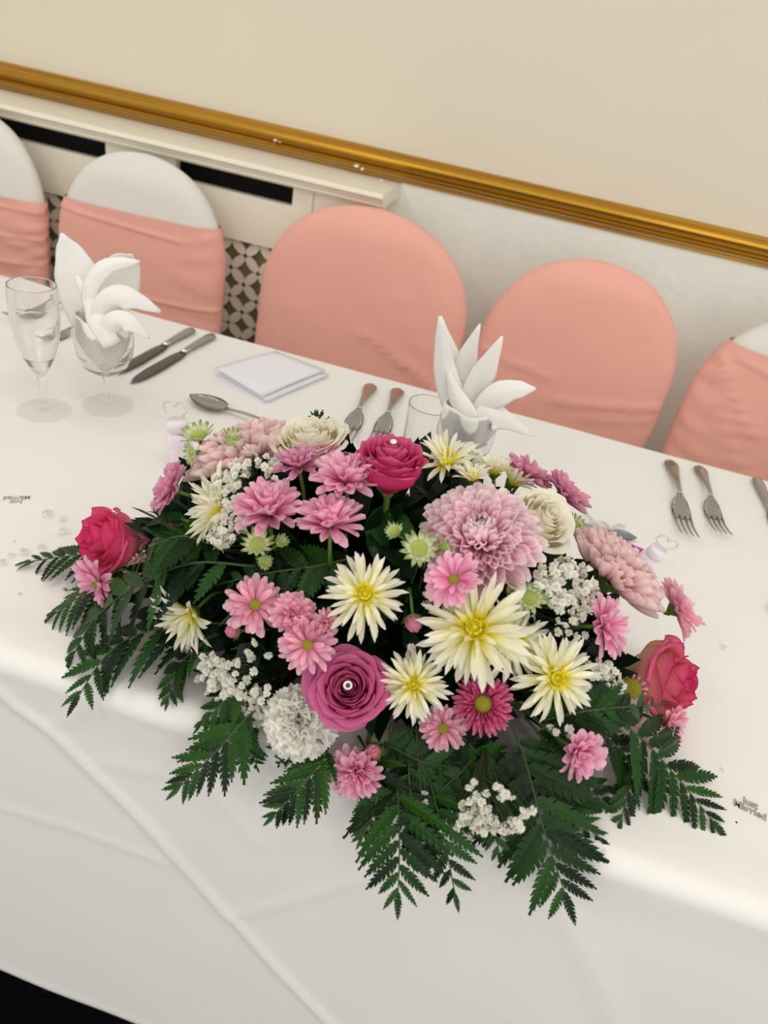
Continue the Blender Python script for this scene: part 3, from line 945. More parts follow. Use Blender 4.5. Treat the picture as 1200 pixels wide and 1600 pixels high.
# ------------------------------------------------------------------ petals and small parts (meshes shared between alike pieces)
def petal_mesh(name, L, W, shape, cup=.35, a0=0.0, a1=.5, nl=7, nw=4, tipcurl=0.0, wave=0.0, thick=0.0):
    """length along +X, width along Y, upper face +Z; a0,a1 = rise angle at base and its change along the petal"""
    rows, uv, fs = [], [], []
    x = z = 0.0
    for i in range(nl + 1):
        t = i / nl
        a = a0 + a1 * t + tipcurl * max(0, t - .65) ** 2 * 8
        if i:
            x += math.cos(a) * L / nl
            z += math.sin(a) * L / nl
        wv = W / 2 * lerp_prof(shape, t)
        for j in range(nw + 1):
            s = -1 + 2 * j / nw
            h = cup * wv * s * s + wave * math.sin(s * 4 + t * 5) * wv * t
            rows.append((x - math.sin(a) * h, s * wv, z + math.cos(a) * h))
            uv.append((j / nw, t))
    k = nw + 1
    for i in range(nl):
        for j in range(nw):
            fs.append((i * k + j, (i + 1) * k + j, (i + 1) * k + j + 1, i * k + j + 1))
    return mesh(name, rows, fs, uv)
S_DAISY = [(0, .34), (.3, .7), (.62, 1), (.85, .96), (.95, .76), (1, .42)]
S_SPIDER = [(0, .55), (.3, .8), (.65, 1), (.82, .88), (.93, .55), (1, .08)]
S_MUM = [(0, .45), (.35, .8), (.7, 1), (.9, .95), (.97, .72), (1, .42)]
S_BRACT = [(0, .55), (.45, 1), (.75, .75), (.92, .35), (1, .04)]
def pset(mat, *specs):
    out = []
    for s in specs:
        me = petal_mesh(*s[0], **s[1])
        me.materials.append(mat)
        out.append(me)
    return out
def daisy_set(mat):
    return pset(mat, (('petal', 1, .31, S_DAISY), dict(cup=.8, a0=.05, a1=.1)), (('petal', 1, .28, S_DAISY), dict(cup=1.0, a0=-.05, a1=.4, wave=.1)), (('petal', 1, .33, S_DAISY), dict(cup=.6, a0=.15, a1=-.35)))
def spider_set(mat):
    return pset(mat, (('petal', 1, .155, S_SPIDER), dict(cup=.9, a0=.12, a1=-.2)), (('petal', 1, .135, S_SPIDER), dict(cup=1.0, a0=.1, a1=.3)), (('petal', 1, .165, S_SPIDER), dict(cup=.7, a0=.15, a1=-.55)))
def mum_set(mat):
    return pset(mat, (('petal', 1, .31, S_MUM), dict(cup=1.1, a0=-.15, a1=.9)), (('petal', 1, .34, S_MUM), dict(cup=.9, a0=-.1, a1=.6)), (('petal', 1, .30, S_MUM), dict(cup=1.2, a0=-.25, a1=1.5)))
PS = {k: daisy_set(M[k]) for k in ('p_pink', 'p_soft', 'p_mauve', 'p_deep')}
PS['p_white'] = spider_set(M['p_white'])
PS['p_yellow'] = pset(M['p_yellow'], (('petal', 1, .24, S_SPIDER), dict(cup=.9, a0=.3, a1=.7)), (('petal', 1, .22, S_SPIDER), dict(cup=1, a0=.2, a1=1.0)))
PS['p_big'] = mum_set(M['p_big'])
PS['p_pale'] = mum_set(M['p_pale'])
PS['bud'] = pset(M['bud'], (('petal', 1, .42, S_MUM), dict(cup=.5, a0=-.55, a1=1.5, nl=5)))
PS['bract'] = pset(M['bract'], (('bract', 1, .30, S_BRACT), dict(cup=.35, a0=.1, a1=.2, nl=6)), (('bract', 1, .28, S_BRACT), dict(cup=.4, a0=.05, a1=.4, nl=6)))

def dome(r, h, n_dots, dot, name, mat, root, z=0, ring=None):
    """disc of a flower: a low dome set with tiny florets in spiral order"""
    mb = MB()
    mb.lathe([(r * math.sin(a), h * math.cos(a)) for a in [PI / 2 * i / 5 for i in range(6)]][::-1], 14)
    for i in range(n_dots):
        q = math.sqrt((i + .5) / n_dots)
        a = i * 2.39996
        c = Vector((r * q * math.cos(a), r * q * math.sin(a), h * math.sqrt(max(0, 1 - q * q))))
        n = Vector((c.x / r, c.y / r, 1.1)).normalized()
        t = n.orthogonal().normalized()
        b = n.cross(t)
        mb.add([c + t * dot, c + b * dot, c - t * dot, c - b * dot, c + n * dot * 2.2], [(0, 1, 4), (1, 2, 4), (2, 3, 4), (3, 0, 4)], mi=0)
    return mb.build(name, mat, root, Matrix.Translation((0, 0, z)), smooth=False)
FOAM_Z = .80
def stem_to_foam(root, r, mat='stem', name='stem', to=None):
    """curved stalk from the back of a bloom into the foam, in the bloom's own space"""
    mw = root.matrix_world.inverted()
    p = root.matrix_world.translation
    ax = (root.matrix_world.to_3x3() @ Vector((0, 0, 1))).normalized()
    fx = max(-.17, min(.03, p.x * .8 - .015))
    tgt = Vector((fx, -.60 + (p.y + .6) * .25, FOAM_Z - .01))
    d = (tgt - p).length
    pts = [p - ax * .0, p - ax * min(.03, d * .3), p.lerp(tgt, .6) - ax * .01, tgt]
    if to is not None: pts = [p, p - ax * .008, to, tgt]
    cl = spline(pts, 12)
    mb = MB().tube([mw @ q_ for q_ in cl], r, 7)
    return mb.build(name, M[mat], root)
def bloom(name, p, ax, label, cat, group, spin=0.0):
    o = empty(name, p, frame_z(ax) @ Matrix.Rotation(spin, 3, 'Z'))
    return tag(o, label, cat, group)
bpy.context.view_layer.update()
def put(me, name, root, az, el, L, r0=0, z0=0, roll=0, wk=1.0):
    m = Matrix.Translation((r0 * math.cos(az), r0 * math.sin(az), z0)) @ Matrix.Rotation(az, 4, 'Z') @ Matrix.Rotation(-el, 4, 'Y') @ Matrix.Rotation(roll, 4, 'X') @ Matrix.Diagonal((L, L * wk, L, 1))
    return link(name, me, None, root, m)
def calyx(root, r, h, z=0):
    prof = [(.0018, -h), (r * .45, -h * .8), (r * .85, -h * .3), (r, .0), (r * .86, .0006), (r * .4, -h * .25), (0, -h * .3)]
    mb = MB().lathe([(max(a, 0), b) for a, b in prof], 14)
    for k in range(10):
        a = 2 * PI * k / 10
        c, s = math.cos(a), math.sin(a)
        t = (-s, c)
        w_ = r * .26
        mb.add([(c * r * .9 + t[0] * w_, s * r * .9 + t[1] * w_, -h * .25), (c * r * .9 - t[0] * w_, s * r * .9 - t[1] * w_, -h * .25), (c * r * 1.35, s * r * 1.35, h * .25)], [(0, 1, 2)])
    return mb.build('calyx', M['calyx'], root, Matrix.Translation((0, 0, z)))

def chrysanth(px, py, R, axis, label, kind='p_pink', layers=None, disc='disc_green', disc_r=.24, lift=0.0, k=1.0, seed=0, group=None, at=None, name='spray_chrysanthemum', hgt=.12, stem=.0017, show_disc=True, wk=1.0, jit=.12, stem_to=None):
    rnd = random.Random(seed * 7 + int(px) * 13 + int(py))
    p = at if at is not None else at_dome(px, py, k, lift)
    ax = cam_axis(p, *axis)
    Rm = px2m(R, p)
    o = bloom(name, p - ax * Rm * hgt, ax, label, 'flower', group, rnd.uniform(0, 6))
    bpy.context.view_layer.update()
    for (n, Lf, el, r0, z0) in layers:
        ph = rnd.uniform(0, 6)
        for i in range(n):
            az = ph + 2 * PI * i / n + rnd.gauss(0, jit * 2.2 / max(1, n) ** .5)
            L = Rm * Lf * rnd.uniform(.86, 1.08)
            put(rnd.choice(PS[kind]), 'petal', o, az, math.radians(el) + rnd.gauss(0, jit), L, r0 * Rm, z0 * Rm, rnd.gauss(0, .25), wk * rnd.uniform(.85, 1.1))
    if show_disc and disc:
        dome(disc_r * Rm, disc_r * Rm * .5, 70, disc_r * Rm * .09, 'disc', M[disc], o, z=.05 * Rm)
    calyx(o, Rm * .24, Rm * .22, z=.02 * Rm)
    stem_to_foam(o, stem, to=stem_to)
    return o
L_DAISY = [(16, .82, 2, .17, 0), (16, .80, 14, .15, .03), (12, .62, 32, .13, .05)]
L_DOUBLE = [(20, .86, -2, .12, 0), (19, .86, 13, .10, .02), (17, .82, 28, .09, .04), (15, .74, 43, .08, .06), (12, .62, 58, .06, .08), (9, .5, 74, .03, .08)]
L_FAN = [(19, .92, 8, .12, 0), (18, .92, 24, .10, .02), (16, .88, 40, .09, .04), (13, .80, 56, .08, .06), (9, .7, 72, .05, .08)]
L_SHUT = [(16, .86, 14, .12, 0), (14, .82, 34, .10, .03), (12, .7, 52, .08, .06), (9, .55, 70, .04, .08)]
L_REAR = [(18, .84, 8, .16, 0), (17, .82, 20, .14, .03), (13, .7, 36, .12, .05)]
L_DENSE = [(26, .62, -4, .32, 0), (26, .60, 10, .30, .03), (26, .56, 22, .28, .06), (24, .48, 36, .26, .09), (22, .36, 50, .25, .10), (20, .24, 66, .25, .10)]
L_SPIDER = [(19, .98, -4, .10, 0), (19, .94, 9, .09, .02), (17, .82, 22, .08, .04), (15, .60, 36, .07, .06)]
def spider(px, py, R, axis, label, lift=0.0, k=1.0, seed=0, layers=L_SPIDER, name='spider_chrysanthemum', inner=True, **kw):
    o = chrysanth(px, py, R, axis, label, 'p_white', layers, None, lift=lift, k=k, seed=seed, group='white spider chrysanthemums', name=name, show_disc=False, jit=.13, **kw)
    if inner:
        Rm = px2m(R, o.matrix_world.translation)
        rnd = random.Random(seed + 55)
        dome(Rm * .2, Rm * .14, 60, Rm * .03, 'disc', M['disc_yellow'], o, z=Rm * .03)
        for n, Lf, el, r0 in ((16, .38, 26, .12), (14, .32, 44, .10), (11, .26, 60, .06), (7, .2, 78, .02)):
            for i in range(n):
                put(rnd.choice(PS['p_yellow']), 'inner_petal', o, 2 * PI * i / n + rnd.uniform(-.2, .2), math.radians(el), Rm * Lf * rnd.uniform(.85, 1.1), r0 * Rm, .06 * Rm)
    return o
def big_mum(px, py, R, axis, label, kind='p_big', lift=0.0, k=1.0, n=270, seed=0, at=None, elmin=-18, flat=.35):
    rnd = random.Random(seed)
    p = at if at is not None else at_dome(px, py, k, lift)
    ax = cam_axis(p, *axis)
    Rm = px2m(R, p)
    o = bloom('disbud_chrysanthemum', p - ax * Rm * .25, ax, label, 'flower', 'large pink chrysanthemums', 0)
    bpy.context.view_layer.update()
    for i in range(n):
        q = i / (n - 1)                       # 0 at the heart, 1 at the rim
        az = i * 2.39996
        el = math.radians(92 - (92 - elmin) * q ** .66) + rnd.gauss(0, .07)
        L = Rm * (.24 + .60 * q ** .85) * rnd.uniform(.92, 1.06)
        put(PS[kind][2 if q < .3 else rnd.choice((0, 0, 1))], 'petal', o, az, el, L, Rm * (.04 + .22 * q ** .6), Rm * (.30 * (1 - q) + .02), rnd.gauss(0, .12), rnd.uniform(.85, 1.05) * (.8 if q < .15 else 1))
    calyx(o, Rm * .3, Rm * .2, z=.0)
    stem_to_foam(o, .0026)
    return o
def rose_petals(mat, opening, N, tagn):
    """petals spiral outward on nested cups; unit outer radius"""
    out = []
    rnd = random.Random(len(tagn) * 31)
    for i in range(N):
        q = i / (N - 1)
        R = .05 + (.80 + .1 * opening) * q ** (.85 if opening > .6 else .95)
        H = 1.12 - (.10 + .45 * opening) * q ** 1.6 - .10 * (1 - q) ** 3
        half = (2.3 * (1 - q) ** 2 + 1.0 + .12 * rnd.uniform(-1, 1)) if q < .35 else 1.02 + .14 * rnd.uniform(-1, 1)
        flare = (.02 + .30 * q ** 1.5 * (.45 + .8 * opening)) * rnd.uniform(.8, 1.2)
        ph = rnd.uniform(0, 6)
        tip = rnd.uniform(.02, .06) * (q > .3)
        def fn(u, v, R=R, H=H, half=half, flare=flare, ph=ph, q=q, tip=tip):
            s = -1 + 2 * u
            wv = lerp_prof([(0, .55), (.35, .95), (.65, 1), (.84, .94), (.94, .80), (1, .56)], v)
            an = s * half * wv
            bulb = .22 + .78 * sstep(0, .55, v) ** .8
            lip = sstep(.62, 1, v)
            r = R * bulb * (1 - .10 * sstep(.5, .9, v) * (1 - q)) + flare * lip ** 1.6 * (1 - .32 * s * s) + .018 * s * (.5 + q)
            r += .012 * math.sin(s * 5 + ph) * lip
            top = 1 - .10 * abs(s) ** 2.2 + tip * math.exp(-(s / .16) ** 2)
            z = H * (v ** .92) * (1 - lip * (1 - top)) - flare * .55 * lip ** 2.4
            return (r * math.cos(an), r * math.sin(an), z)
        mb = MB().grid(fn, 14, 11)
        out.append(mb.me('petal', [mat]))
    return out
RP = {k: rose_petals(M[k], op, n, k) for k, op, n in (('p_rose_hot', .35, 30), ('p_rose_mauve', .75, 34), ('p_rose_coral', .5, 22), ('p_rose_left', .45, 22), ('p_rose_cream', .5, 26))}
SEPAL = petal_mesh('sepal', 1, .3, S_BRACT, cup=.5, a0=.2, a1=.6)
SEPAL.materials.append(M['calyx'])
def rose(px, py, R, axis, label, kind, lift=0.0, k=1.0, at=None, hc=.62, spin=0, gem=False, tall=1.0):
    p = at if at is not None else at_dome(px, py, k, lift)
    ax = cam_axis(p, *axis)
    Rm = px2m(R, p)
    o = bloom('rose', p - ax * Rm * hc * tall, ax, label, 'flower', None, spin)
    bpy.context.view_layer.update()
    rnd = random.Random(int(px))
    for i, me in enumerate(RP[kind]):
        az = i * 2.39996 + rnd.gauss(0, .12)
        link('petal', me, None, o, Matrix.Rotation(az, 4, 'Z') @ Matrix.Rotation(rnd.gauss(0, .03), 4, 'X') @ Matrix.Diagonal((Rm, Rm, Rm * tall, 1)))
    for i in range(5):
        put(SEPAL, 'sepal', o, i * 2 * PI / 5, math.radians(12), Rm * .62, Rm * .12, -.02 * Rm)
    MB().lathe([(.0025, -Rm * .22), (Rm * .16, -Rm * .14), (Rm * .20, 0), (Rm * .12, Rm * .05), (0, Rm * .05)], 12).build('receptacle', M['calyx'], o)
    stem_to_foam(o, .0028)
    if gem:
        gm = gem_me(5.2 if gem is True else gem)
        q_ = o.matrix_world @ Vector((0, 0, Rm * 1.03 * tall))
        g = link('diamante_pin', gm, None, None, Matrix.Translation(q_) @ frame_z(ax).to_4x4())
        tag(g, 'round sparkling diamante pin in the heart of the ' + ('mauve rose' if kind == 'p_rose_mauve' else 'hot pink rose'), 'pin')
        MB().tube([(0, 0, -.001), (0, 0, -.02)], .0004, 5).build('pin_shaft', M['silver'], g)
        rg = (5.2 if gem is True else gem) / 2000
        MB().lathe([(rg * .72, -.0008), (rg * 1.25, -.0008), (rg * 1.32, .0004), (rg * 1.1, .0014), (rg * .8, .0011), (rg * .72, -.0008)], 20).build('pin_collar', M['bright_metal'], g)
    return o
GEMS = {}
def gem_me(d):
    if d in GEMS: return GEMS[d]
    r = d / 2000
    mb = MB()
    n = 8
    rings = [(r * .55, r * .42), (r * .92, r * .22), (r, r * .1), (r * .98, r * .02)]
    mb.lathe([(0, rings[0][1])] + rings + [(0, -r * .75)], n)
    GEMS[d] = mb.me('gem', [M['crystal']], smooth=False)
    return GEMS[d]

# ---- leaves and fern
def pinna_mesh(name, nt, wid, curve, seed, deep=(.2, .62)):
    rnd = random.Random(seed)
    mid, L, Rr = [], [], []
    def zc(x): return -curve * x * x
    vs, fs, uv = [], [], []
    def add(x, y, z):
        vs.append((x, y, z)); uv.append((x, .5 + y)); return len(vs) - 1
    fold = .16
    env = lambda x: wid * lerp_prof([(0, .35), (.12, .8), (.35, 1), (.7, .66), (.92, .22), (1, .02)], x)
    prev = None
    for i in range(nt + 1):
        x0 = i / nt
        m0 = add(x0, 0, zc(x0))
        dp = deep[0] + (deep[1] - deep[0]) * x0
        n0 = [add(x0, sg * env(x0) * dp, zc(x0) + fold * env(x0) * dp) for sg in (1, -1)]
        if prev is not None:
            x1 = prev[2] + (x0 - prev[2]) * rnd.uniform(1.15, 1.5)
            for sg, idx in ((1, 0), (-1, 1)):
                y = env(min(1, (prev[2] + x0) / 2)) * rnd.uniform(.9, 1.1)
                t = add(min(1.0, x1), sg * y, zc(x1) + fold * y)
                ms = add(prev[2] + (x0 - prev[2]) * .45, sg * y * .86, zc(x0) + fold * y * .86)
                q = (prev[0], m0, n0[idx], t, ms, prev[1][idx])
                fs.append(q if sg > 0 else q[::-1])
        prev = (m0, n0, x0)
    me = mesh(name, vs, fs, uv, smooth=False)
    return me
PIN = []
for i in range(4):
    me = pinna_mesh('leaflet', 9, .165 + .012 * i, .12 + .04 * i, i)
    me.materials.append(M['fern'])
    PIN.append(me)
PINS = []
for i in range(3):
    me = pinna_mesh('leaflet', 6, .21, .12, 20 + i, (.55, .8))
    me.materials.append(M['fern'])
    PINS.append(me)
def frond(pts, n, wmax, label, hint=(0, 0, 1), group='leatherleaf fern fronds', start=.10, ang=(58, 30), prof=None, droop=.10, seed=0, wk=1.0, sides=(1, 1)):
    rnd = random.Random(seed * 17 + 3)
    cl = spline(pts, 48)
    o = empty('fern_frond', cl[0])
    tag(o, label, 'fern', group)
    loc = cl[0]
    H = Vector(hint)
    MB().tube([q_ - loc for q_ in cl[::3]], .0013, 5, r1=.0005).build('rachis', M['twig'], o)
    prof = prof or [(0, .7), (.12, 1), (.4, .9), (.7, .66), (.9, .42), (1, .28)]
    for i in range(n):
        t = start + (1 - start) * (i / n)
        for sg, ok in ((1, sides[0]), (-1, sides[1])):
            if not ok: continue
            tt = min(.985, t + (.5 / n * (1 - start) if sg < 0 else 0))
            f_ = tt * 48
            a = int(f_)
            p = cl[a].lerp(cl[min(48, a + 1)], f_ - a)
            T = (cl[min(48, a + 2)] - cl[max(0, a - 1)]).normalized()
            N = (H - T * H.dot(T)).normalized()
            S = N.cross(T) * sg
            an = math.radians(ang[0] + (ang[1] - ang[0]) * tt + rnd.gauss(0, 4))
            X = (T * math.cos(an) + S * math.sin(an) + N * (rnd.gauss(0, .10) - droop)).normalized()
            Y = (N.cross(X)).normalized()
            Z = X.cross(Y)
            L = wmax * lerp_prof(prof, (tt - start) / (1 - start)) * rnd.uniform(.9, 1.08)
            m_ = Matrix(((X.x, Y.x, Z.x, p.x - loc.x), (X.y, Y.y, Z.y, p.y - loc.y), (X.z, Y.z, Z.z, p.z - loc.z), (0, 0, 0, 1)))
            small = L < .018
            link('leaflet', rnd.choice(PINS if small else PIN), None, o, m_ @ Matrix.Diagonal((L, L * wk, L, 1)))
    # end leaflet
    T = (cl[48] - cl[45]).normalized()
    N = (H - T * H.dot(T)).normalized()
    Y = N.cross(T).normalized()
    p = cl[47] - loc
    L = wmax * .34
    link('leaflet', PIN[0], None, o, Matrix(((T.x, Y.x, N.x, p.x), (T.y, Y.y, N.y, p.y), (T.z, Y.z, N.z, p.z), (0, 0, 0, 1))) @ Matrix.Diagonal((L, L, L, 1)))
    return o
def broad_leaf_mesh():
    def fn(u, v):
        s = -1 + 2 * u
        wv = .23 * lerp_prof([(0, .15), (.2, .75), (.45, 1), (.75, .7), (1, .02)], v)
        return (v, s * wv * (1 + .05 * math.cos(v * 44)), .35 * wv * s * s - .18 * v * v)
    return MB().grid(fn, 6, 22).me('leaf_blade', [M['leaf']])
BL_ME = broad_leaf_mesh()
def broad_leaf(a, b, label, hint=(0, 0, 1), wk=1.0):
    d = b - a
    X = d.normalized()
    H = Vector(hint)
    N = (H - X * H.dot(X)).normalized()
    Y = N.cross(X)
    o = empty('broad_leaf', a)
    tag(o, label, 'leaf', 'broad green leaves among the blooms')
    L = d.length
    link('leaf_blade', BL_ME, None, o, Matrix(((X.x, Y.x, N.x, 0), (X.y, Y.y, N.y, 0), (X.z, Y.z, N.z, 0), (0, 0, 0, 1))) @ Matrix.Diagonal((L, L * wk, L, 1)))
    tgt = Vector((max(-.18, min(.04, a.x)), -.6, .80)) - a
    MB().tube(spline([X * .004, tgt * .5 - X * .01, tgt], 6), .0012, 5).build('leaf_stalk', M['stem'], o)
    return o

# ------------------------------------------------------------------ the arrangement: tray, foam, filler leaves
tr = empty('posy_tray', (-.07, -.60, TOP))
tag(tr, 'low green plastic tray under the flower arrangement', 'tray')
tm = MB()
def rr(w_, d_, z, n=32, p=5):
    out = []
    for i in range(n):
        a = 2 * PI * i / n
        c, s = math.cos(a), math.sin(a)
        r = (abs(c) ** p + abs(s) ** p) ** (-1 / p)
        out.append((c * r * w_, s * r * d_, z))
    return out
rings = [rr(.108, .046, .0), rr(.120, .056, .022), rr(.117, .053, .022), rr(.106, .044, .004)]
vs = [v for r in rings for v in r]
fs = [(j * 32 + i, j * 32 + (i + 1) % 32, (j + 1) * 32 + (i + 1) % 32, (j + 1) * 32 + i) for j in range(3) for i in range(32)] + [tuple(range(32))[::-1], tuple(96 + i for i in range(32))]
tm.add(vs, fs)
tm.build('tray_shell', M['tray'], tr)
fo = MB()
rings = [rr(.103, .041, .0), rr(.103, .041, .05), rr(.097, .036, .058)]
fo.add([v for r in rings for v in r], [(j * 32 + i, j * 32 + (i + 1) % 32, (j + 1) * 32 + (i + 1) % 32, (j + 1) * 32 + i) for j in range(2) for i in range(32)] + [tuple(range(32))[::-1], tuple(64 + i for i in range(32))])
fb = fo.build('floral_foam', M['foam'], None, Matrix.Translation((-.07, -.60, TOP + .005)), smooth=False)
tag(fb, 'dark green block of floral foam inside the tray, buried in leaves', 'foam')
random.seed(21)
fil = MB()
for i in range(1700):
    th = random.uniform(0, 2 * PI)
    ph = math.acos(random.uniform(0.02, 1))
    kk = random.uniform(.45, .87)
    d = Vector((math.cos(th) * math.sin(ph), math.sin(th) * math.sin(ph), math.cos(ph)))
    p = EC + Vector((d.x * EA.x * .88, d.y * EA.y * .92, d.z * EA.z)) * kk
    if p.z < TOP + .015: p.z = TOP + .015
    X = (d + Vector((random.gauss(0, .5), random.gauss(0, .5), random.gauss(0, .35)))).normalized()
    N = (d + Vector((random.gauss(0, .4), random.gauss(0, .4), .4))).normalized()
    Y = N.cross(X).normalized()
    Z = X.cross(Y)
    L = random.uniform(.026, .052)
    W_ = L * .2
    a, b = p, p + X * L
    if b.z < TOP + .006: continue
    fil.add([a, p + X * L * .35 + Y * W_ + Z * W_ * .3, p + X * L * .7 + Y * W_ * .8 + Z * W_ * .2, b, p + X * L * .7 - Y * W_ * .8 + Z * W_ * .2, p + X * L * .35 - Y * W_ + Z * W_ * .3], [(0, 1, 5), (1, 2, 4, 5), (2, 3, 4)], [(0, .5), (.3, 1), (.7, .9), (1, .5), (.7, .1), (.3, 0)])
ff = fil.build('filler_foliage', M['dark_leaf'], smooth=False)
tag(ff, 'mass of deep green leaves packed between the stems and blooms', 'foliage', kind='stuff')

# ------------------------------------------------------------------ fern fronds round the edge
Z_ = lambda x, y, h=.012: at_z(x, y, TOP + h)
D_ = lambda x, y, k=.9: at_dome(x, y, k)
Y_ = lambda x, y, yy=-.80: at_y(x, y, yy)
UP = (0, 0, 1)
FR = (0, -.8, .6)
FRONT = (0, -1, .25)
frond([D_(330, 880, .75), Z_(200, 862, .035), Z_(115, 868, .022), Z_(38, 879, .006)], 9, .044, 'fern frond reaching farthest left on the cloth past the pink rose', UP, seed=1, start=.3, ang=(62, 34), wk=.8)
frond([D_(320, 905, .8), Z_(215, 905, .045), Z_(140, 925, .03), Z_(82, 962, .008)], 8, .052, 'fern frond under the left pink rose with thin leaflets on the cloth', UP, seed=2, start=.28, ang=(58, 34), wk=.75)
frond([D_(400, 885, .95), D_(300, 880, 1.0), D_(215, 915, 1.0), Z_(150, 965, .04), Z_(112, 1028, .01)], 11, .056, 'large fern frond arching over the left side below the spider flower', (-.2, -.3, 1), seed=3, start=.12, ang=(60, 36))
frond([D_(400, 975, .85), D_(310, 975, .9), Z_(220, 990, .04), Z_(165, 1025, .02), Z_(120, 1092, .006)], 10, .058, 'fern frond on the left below the drooping white flower', UP, seed=4, start=.14, ang=(60, 36), wk=.85)
frond([D_(380, 940, .85), D_(320, 1000, .92), Z_(280, 1040, .03), Z_(262, 1095, .01)], 7, .032, 'small fern frond hanging between left fern and the white sprigs', UP, seed=5, start=.3)
frond([D_(330, 850, .9), D_(285, 838, 1.0), D_(245, 850, 1.04), D_(205, 880, 1.02)], 9, .044, 'fern frond lying over the leftmost pink petals', (-.3, -.2, 1), seed=6, start=.1, ang=(62, 38))
frond([D_(440, 1080, .85), Z_(392, 1115, .03), Z_(340, 1172, .016), Z_(278, 1232, -.002)], 8, .044, 'fern frond hanging left of the white carnation at the table edge', FR, seed=7, start=.34, ang=(54, 28), wk=.8)
frond([D_(430, 1060, .85), Z_(370, 1080, .04), Z_(312, 1135, .015)], 6, .032, 'short fern frond left of the white sprigs near the table edge', UP, seed=8, start=.3)
frond([D_(420, 1110, .9), Z_(390, 1150, .012), Z_(402, 1200, -.012)], 6, .020, 'slender fern tip hanging between left frond and carnation', FR, seed=9, start=.3)
frond([D_(520, 1140, .85), Z_(508, 1180, .02), Z_(470, 1230, .014), Z_(427, 1275, -.004)], 8, .039, 'fern frond below the white carnation pointing down left', FR, seed=10, start=.3, ang=(46, 28), wk=.8)
frond([D_(610, 1130, .85), D_(618, 1190, .98), Z_(624, 1300, .008), Z_(622, 1400, -.015)], 9, .056, 'long fern frond hanging straight down over the table edge at centre', FR, seed=11, start=.26, ang=(68, 42), wk=.74)
frond([D_(660, 1150, .85), D_(672, 1220, .98), Z_(692, 1300, .01), Z_(712, 1402, -.02)], 8, .044, 'fern frond hanging just right of the longest central one', FR, seed=12, start=.26, ang=(58, 36), wk=.8)
frond([D_(760, 1130, .85), D_(735, 1190, .99), D_(690, 1235, 1.03), Z_(640, 1290, .01)], 9, .044, 'fern frond sweeping left across the front under the dark pink flower', (0, -.6, .8), seed=13, start=.1, ang=(54, 30))
frond([D_(790, 1110, .85), D_(818, 1180, 1.0), Z_(848, 1290, .016), Z_(884, 1400, -.012)], 10, .074, 'broad fern frond hanging right of the white sprigs at the front', FR, seed=14, start=.24, ang=(64, 38), wk=.74)
frond([D_(820, 1120, .85), D_(870, 1180, 1.0), Z_(905, 1220, .025), Z_(955, 1262, .006)], 9, .044, 'fern frond pointing right and down beside the broad front one', (0, -.5, .9), seed=15, start=.14, ang=(54, 32))
frond([D_(880, 1085, .85), Z_(985, 1140, .055), Z_(1052, 1208, .025), Z_(1118, 1288, .006)], 9, .062, 'fern frond reaching farthest right on the cloth below the coral rose', (-.15, -.35, 1), seed=16, start=.3, ang=(70, 34), wk=.72, droop=0, prof=[(0, .8), (.2, 1), (.5, .8), (.8, .45), (1, .2)])
frond([D_(880, 1110, .85), Z_(945, 1150, .05), Z_(985, 1200, .025), Z_(970, 1285, .006)], 8, .040, 'fern frond with drooping tips between small pink bloom and right frond', (0, -.4, 1), seed=17, start=.3, ang=(40, 28), wk=.8)
frond([D_(850, 1125, .95), D_(910, 1112, 1.04), D_(970, 1105, 1.06), D_(1036, 1100, 1.02)], 9, .036, 'dark fern frond pointing right under the coral rose', (0, -.7, .7), seed=18, start=.05, ang=(44, 22), wk=1.2)
frond([D_(850, 1130, .92), D_(910, 1135, 1.0), D_(980, 1130, 1.0)], 8, .034, 'dark fern frond beneath the right spider flower', (0, -.7, .7), seed=19, start=.05, ang=(44, 24), wk=1.2)
frond([D_(560, 870, .9), D_(490, 885, .98), D_(420, 895, .98), D_(345, 912, .98)], 10, .034, 'fern frond lying along the middle above the pink daisies', (0, -.5, .9), seed=20, start=.05, wk=1.1)
frond([D_(690, 1110, .9), D_(740, 1170, .97), D_(800, 1220, .98)], 8, .038, 'dark fern frond at the front below the dark pink flower', (0, -.8, .6), seed=21, start=.05, wk=1.1)
frond([D_(560, 1150, .85), D_(590, 1210, .95), Z_(585, 1265, .0), Z_(565, 1310, -.01)], 8, .032, 'fern frond behind the lowest pink bloom', FR, seed=22, start=.1)
frond([D_(700, 1160, .9), D_(752, 1215, .98), Z_(768, 1262, .004), Z_(780, 1335, -.012)], 8, .034, 'fern frond hanging between the two front sprig clusters', FR, seed=23, start=.12)
frond([D_(520, 700, .9), D_(505, 672, 1.02), D_(490, 650, 1.08)], 6, .018, 'fern tip peeping over the back behind the cream rose', (0, -1, .4), seed=24, start=.2)
frond([D_(480, 1150, .9), Z_(450, 1165, .02), Z_(436, 1195, -.005)], 6, .020, 'small fern tip just under the white carnation', FR, seed=25, start=.15)
frond([D_(640, 1170, .92), D_(640, 1230, 1.0), Z_(655, 1300, .0), Z_(662, 1350, -.012)], 9, .036, 'dense fern frond between the two hanging central ones', FR, seed=26, start=.08, wk=.8)
frond([D_(600, 1160, .92), D_(660, 1190, 1.0), D_(720, 1200, 1.0)], 8, .038, 'dark fern frond across the front centre under the small pink daisy', (0, -.8, .6), seed=27, start=.05, wk=1.2)
frond([D_(830, 1160, .95), D_(860, 1215, 1.0), Z_(885, 1262, .018), Z_(940, 1312, .006)], 9, .038, 'fern frond overlapping the broad front frond on its right', FR, seed=28, start=.05, wk=.8)
broad_leaf(D_(290, 810, .97), D_(222, 812, 1.02), 'dark broad leaf beside the left white spider flower')
broad_leaf(D_(605, 800, .92), D_(648, 838, .98), 'broad rose leaf below the hot pink rose', (0, -.6, .8))
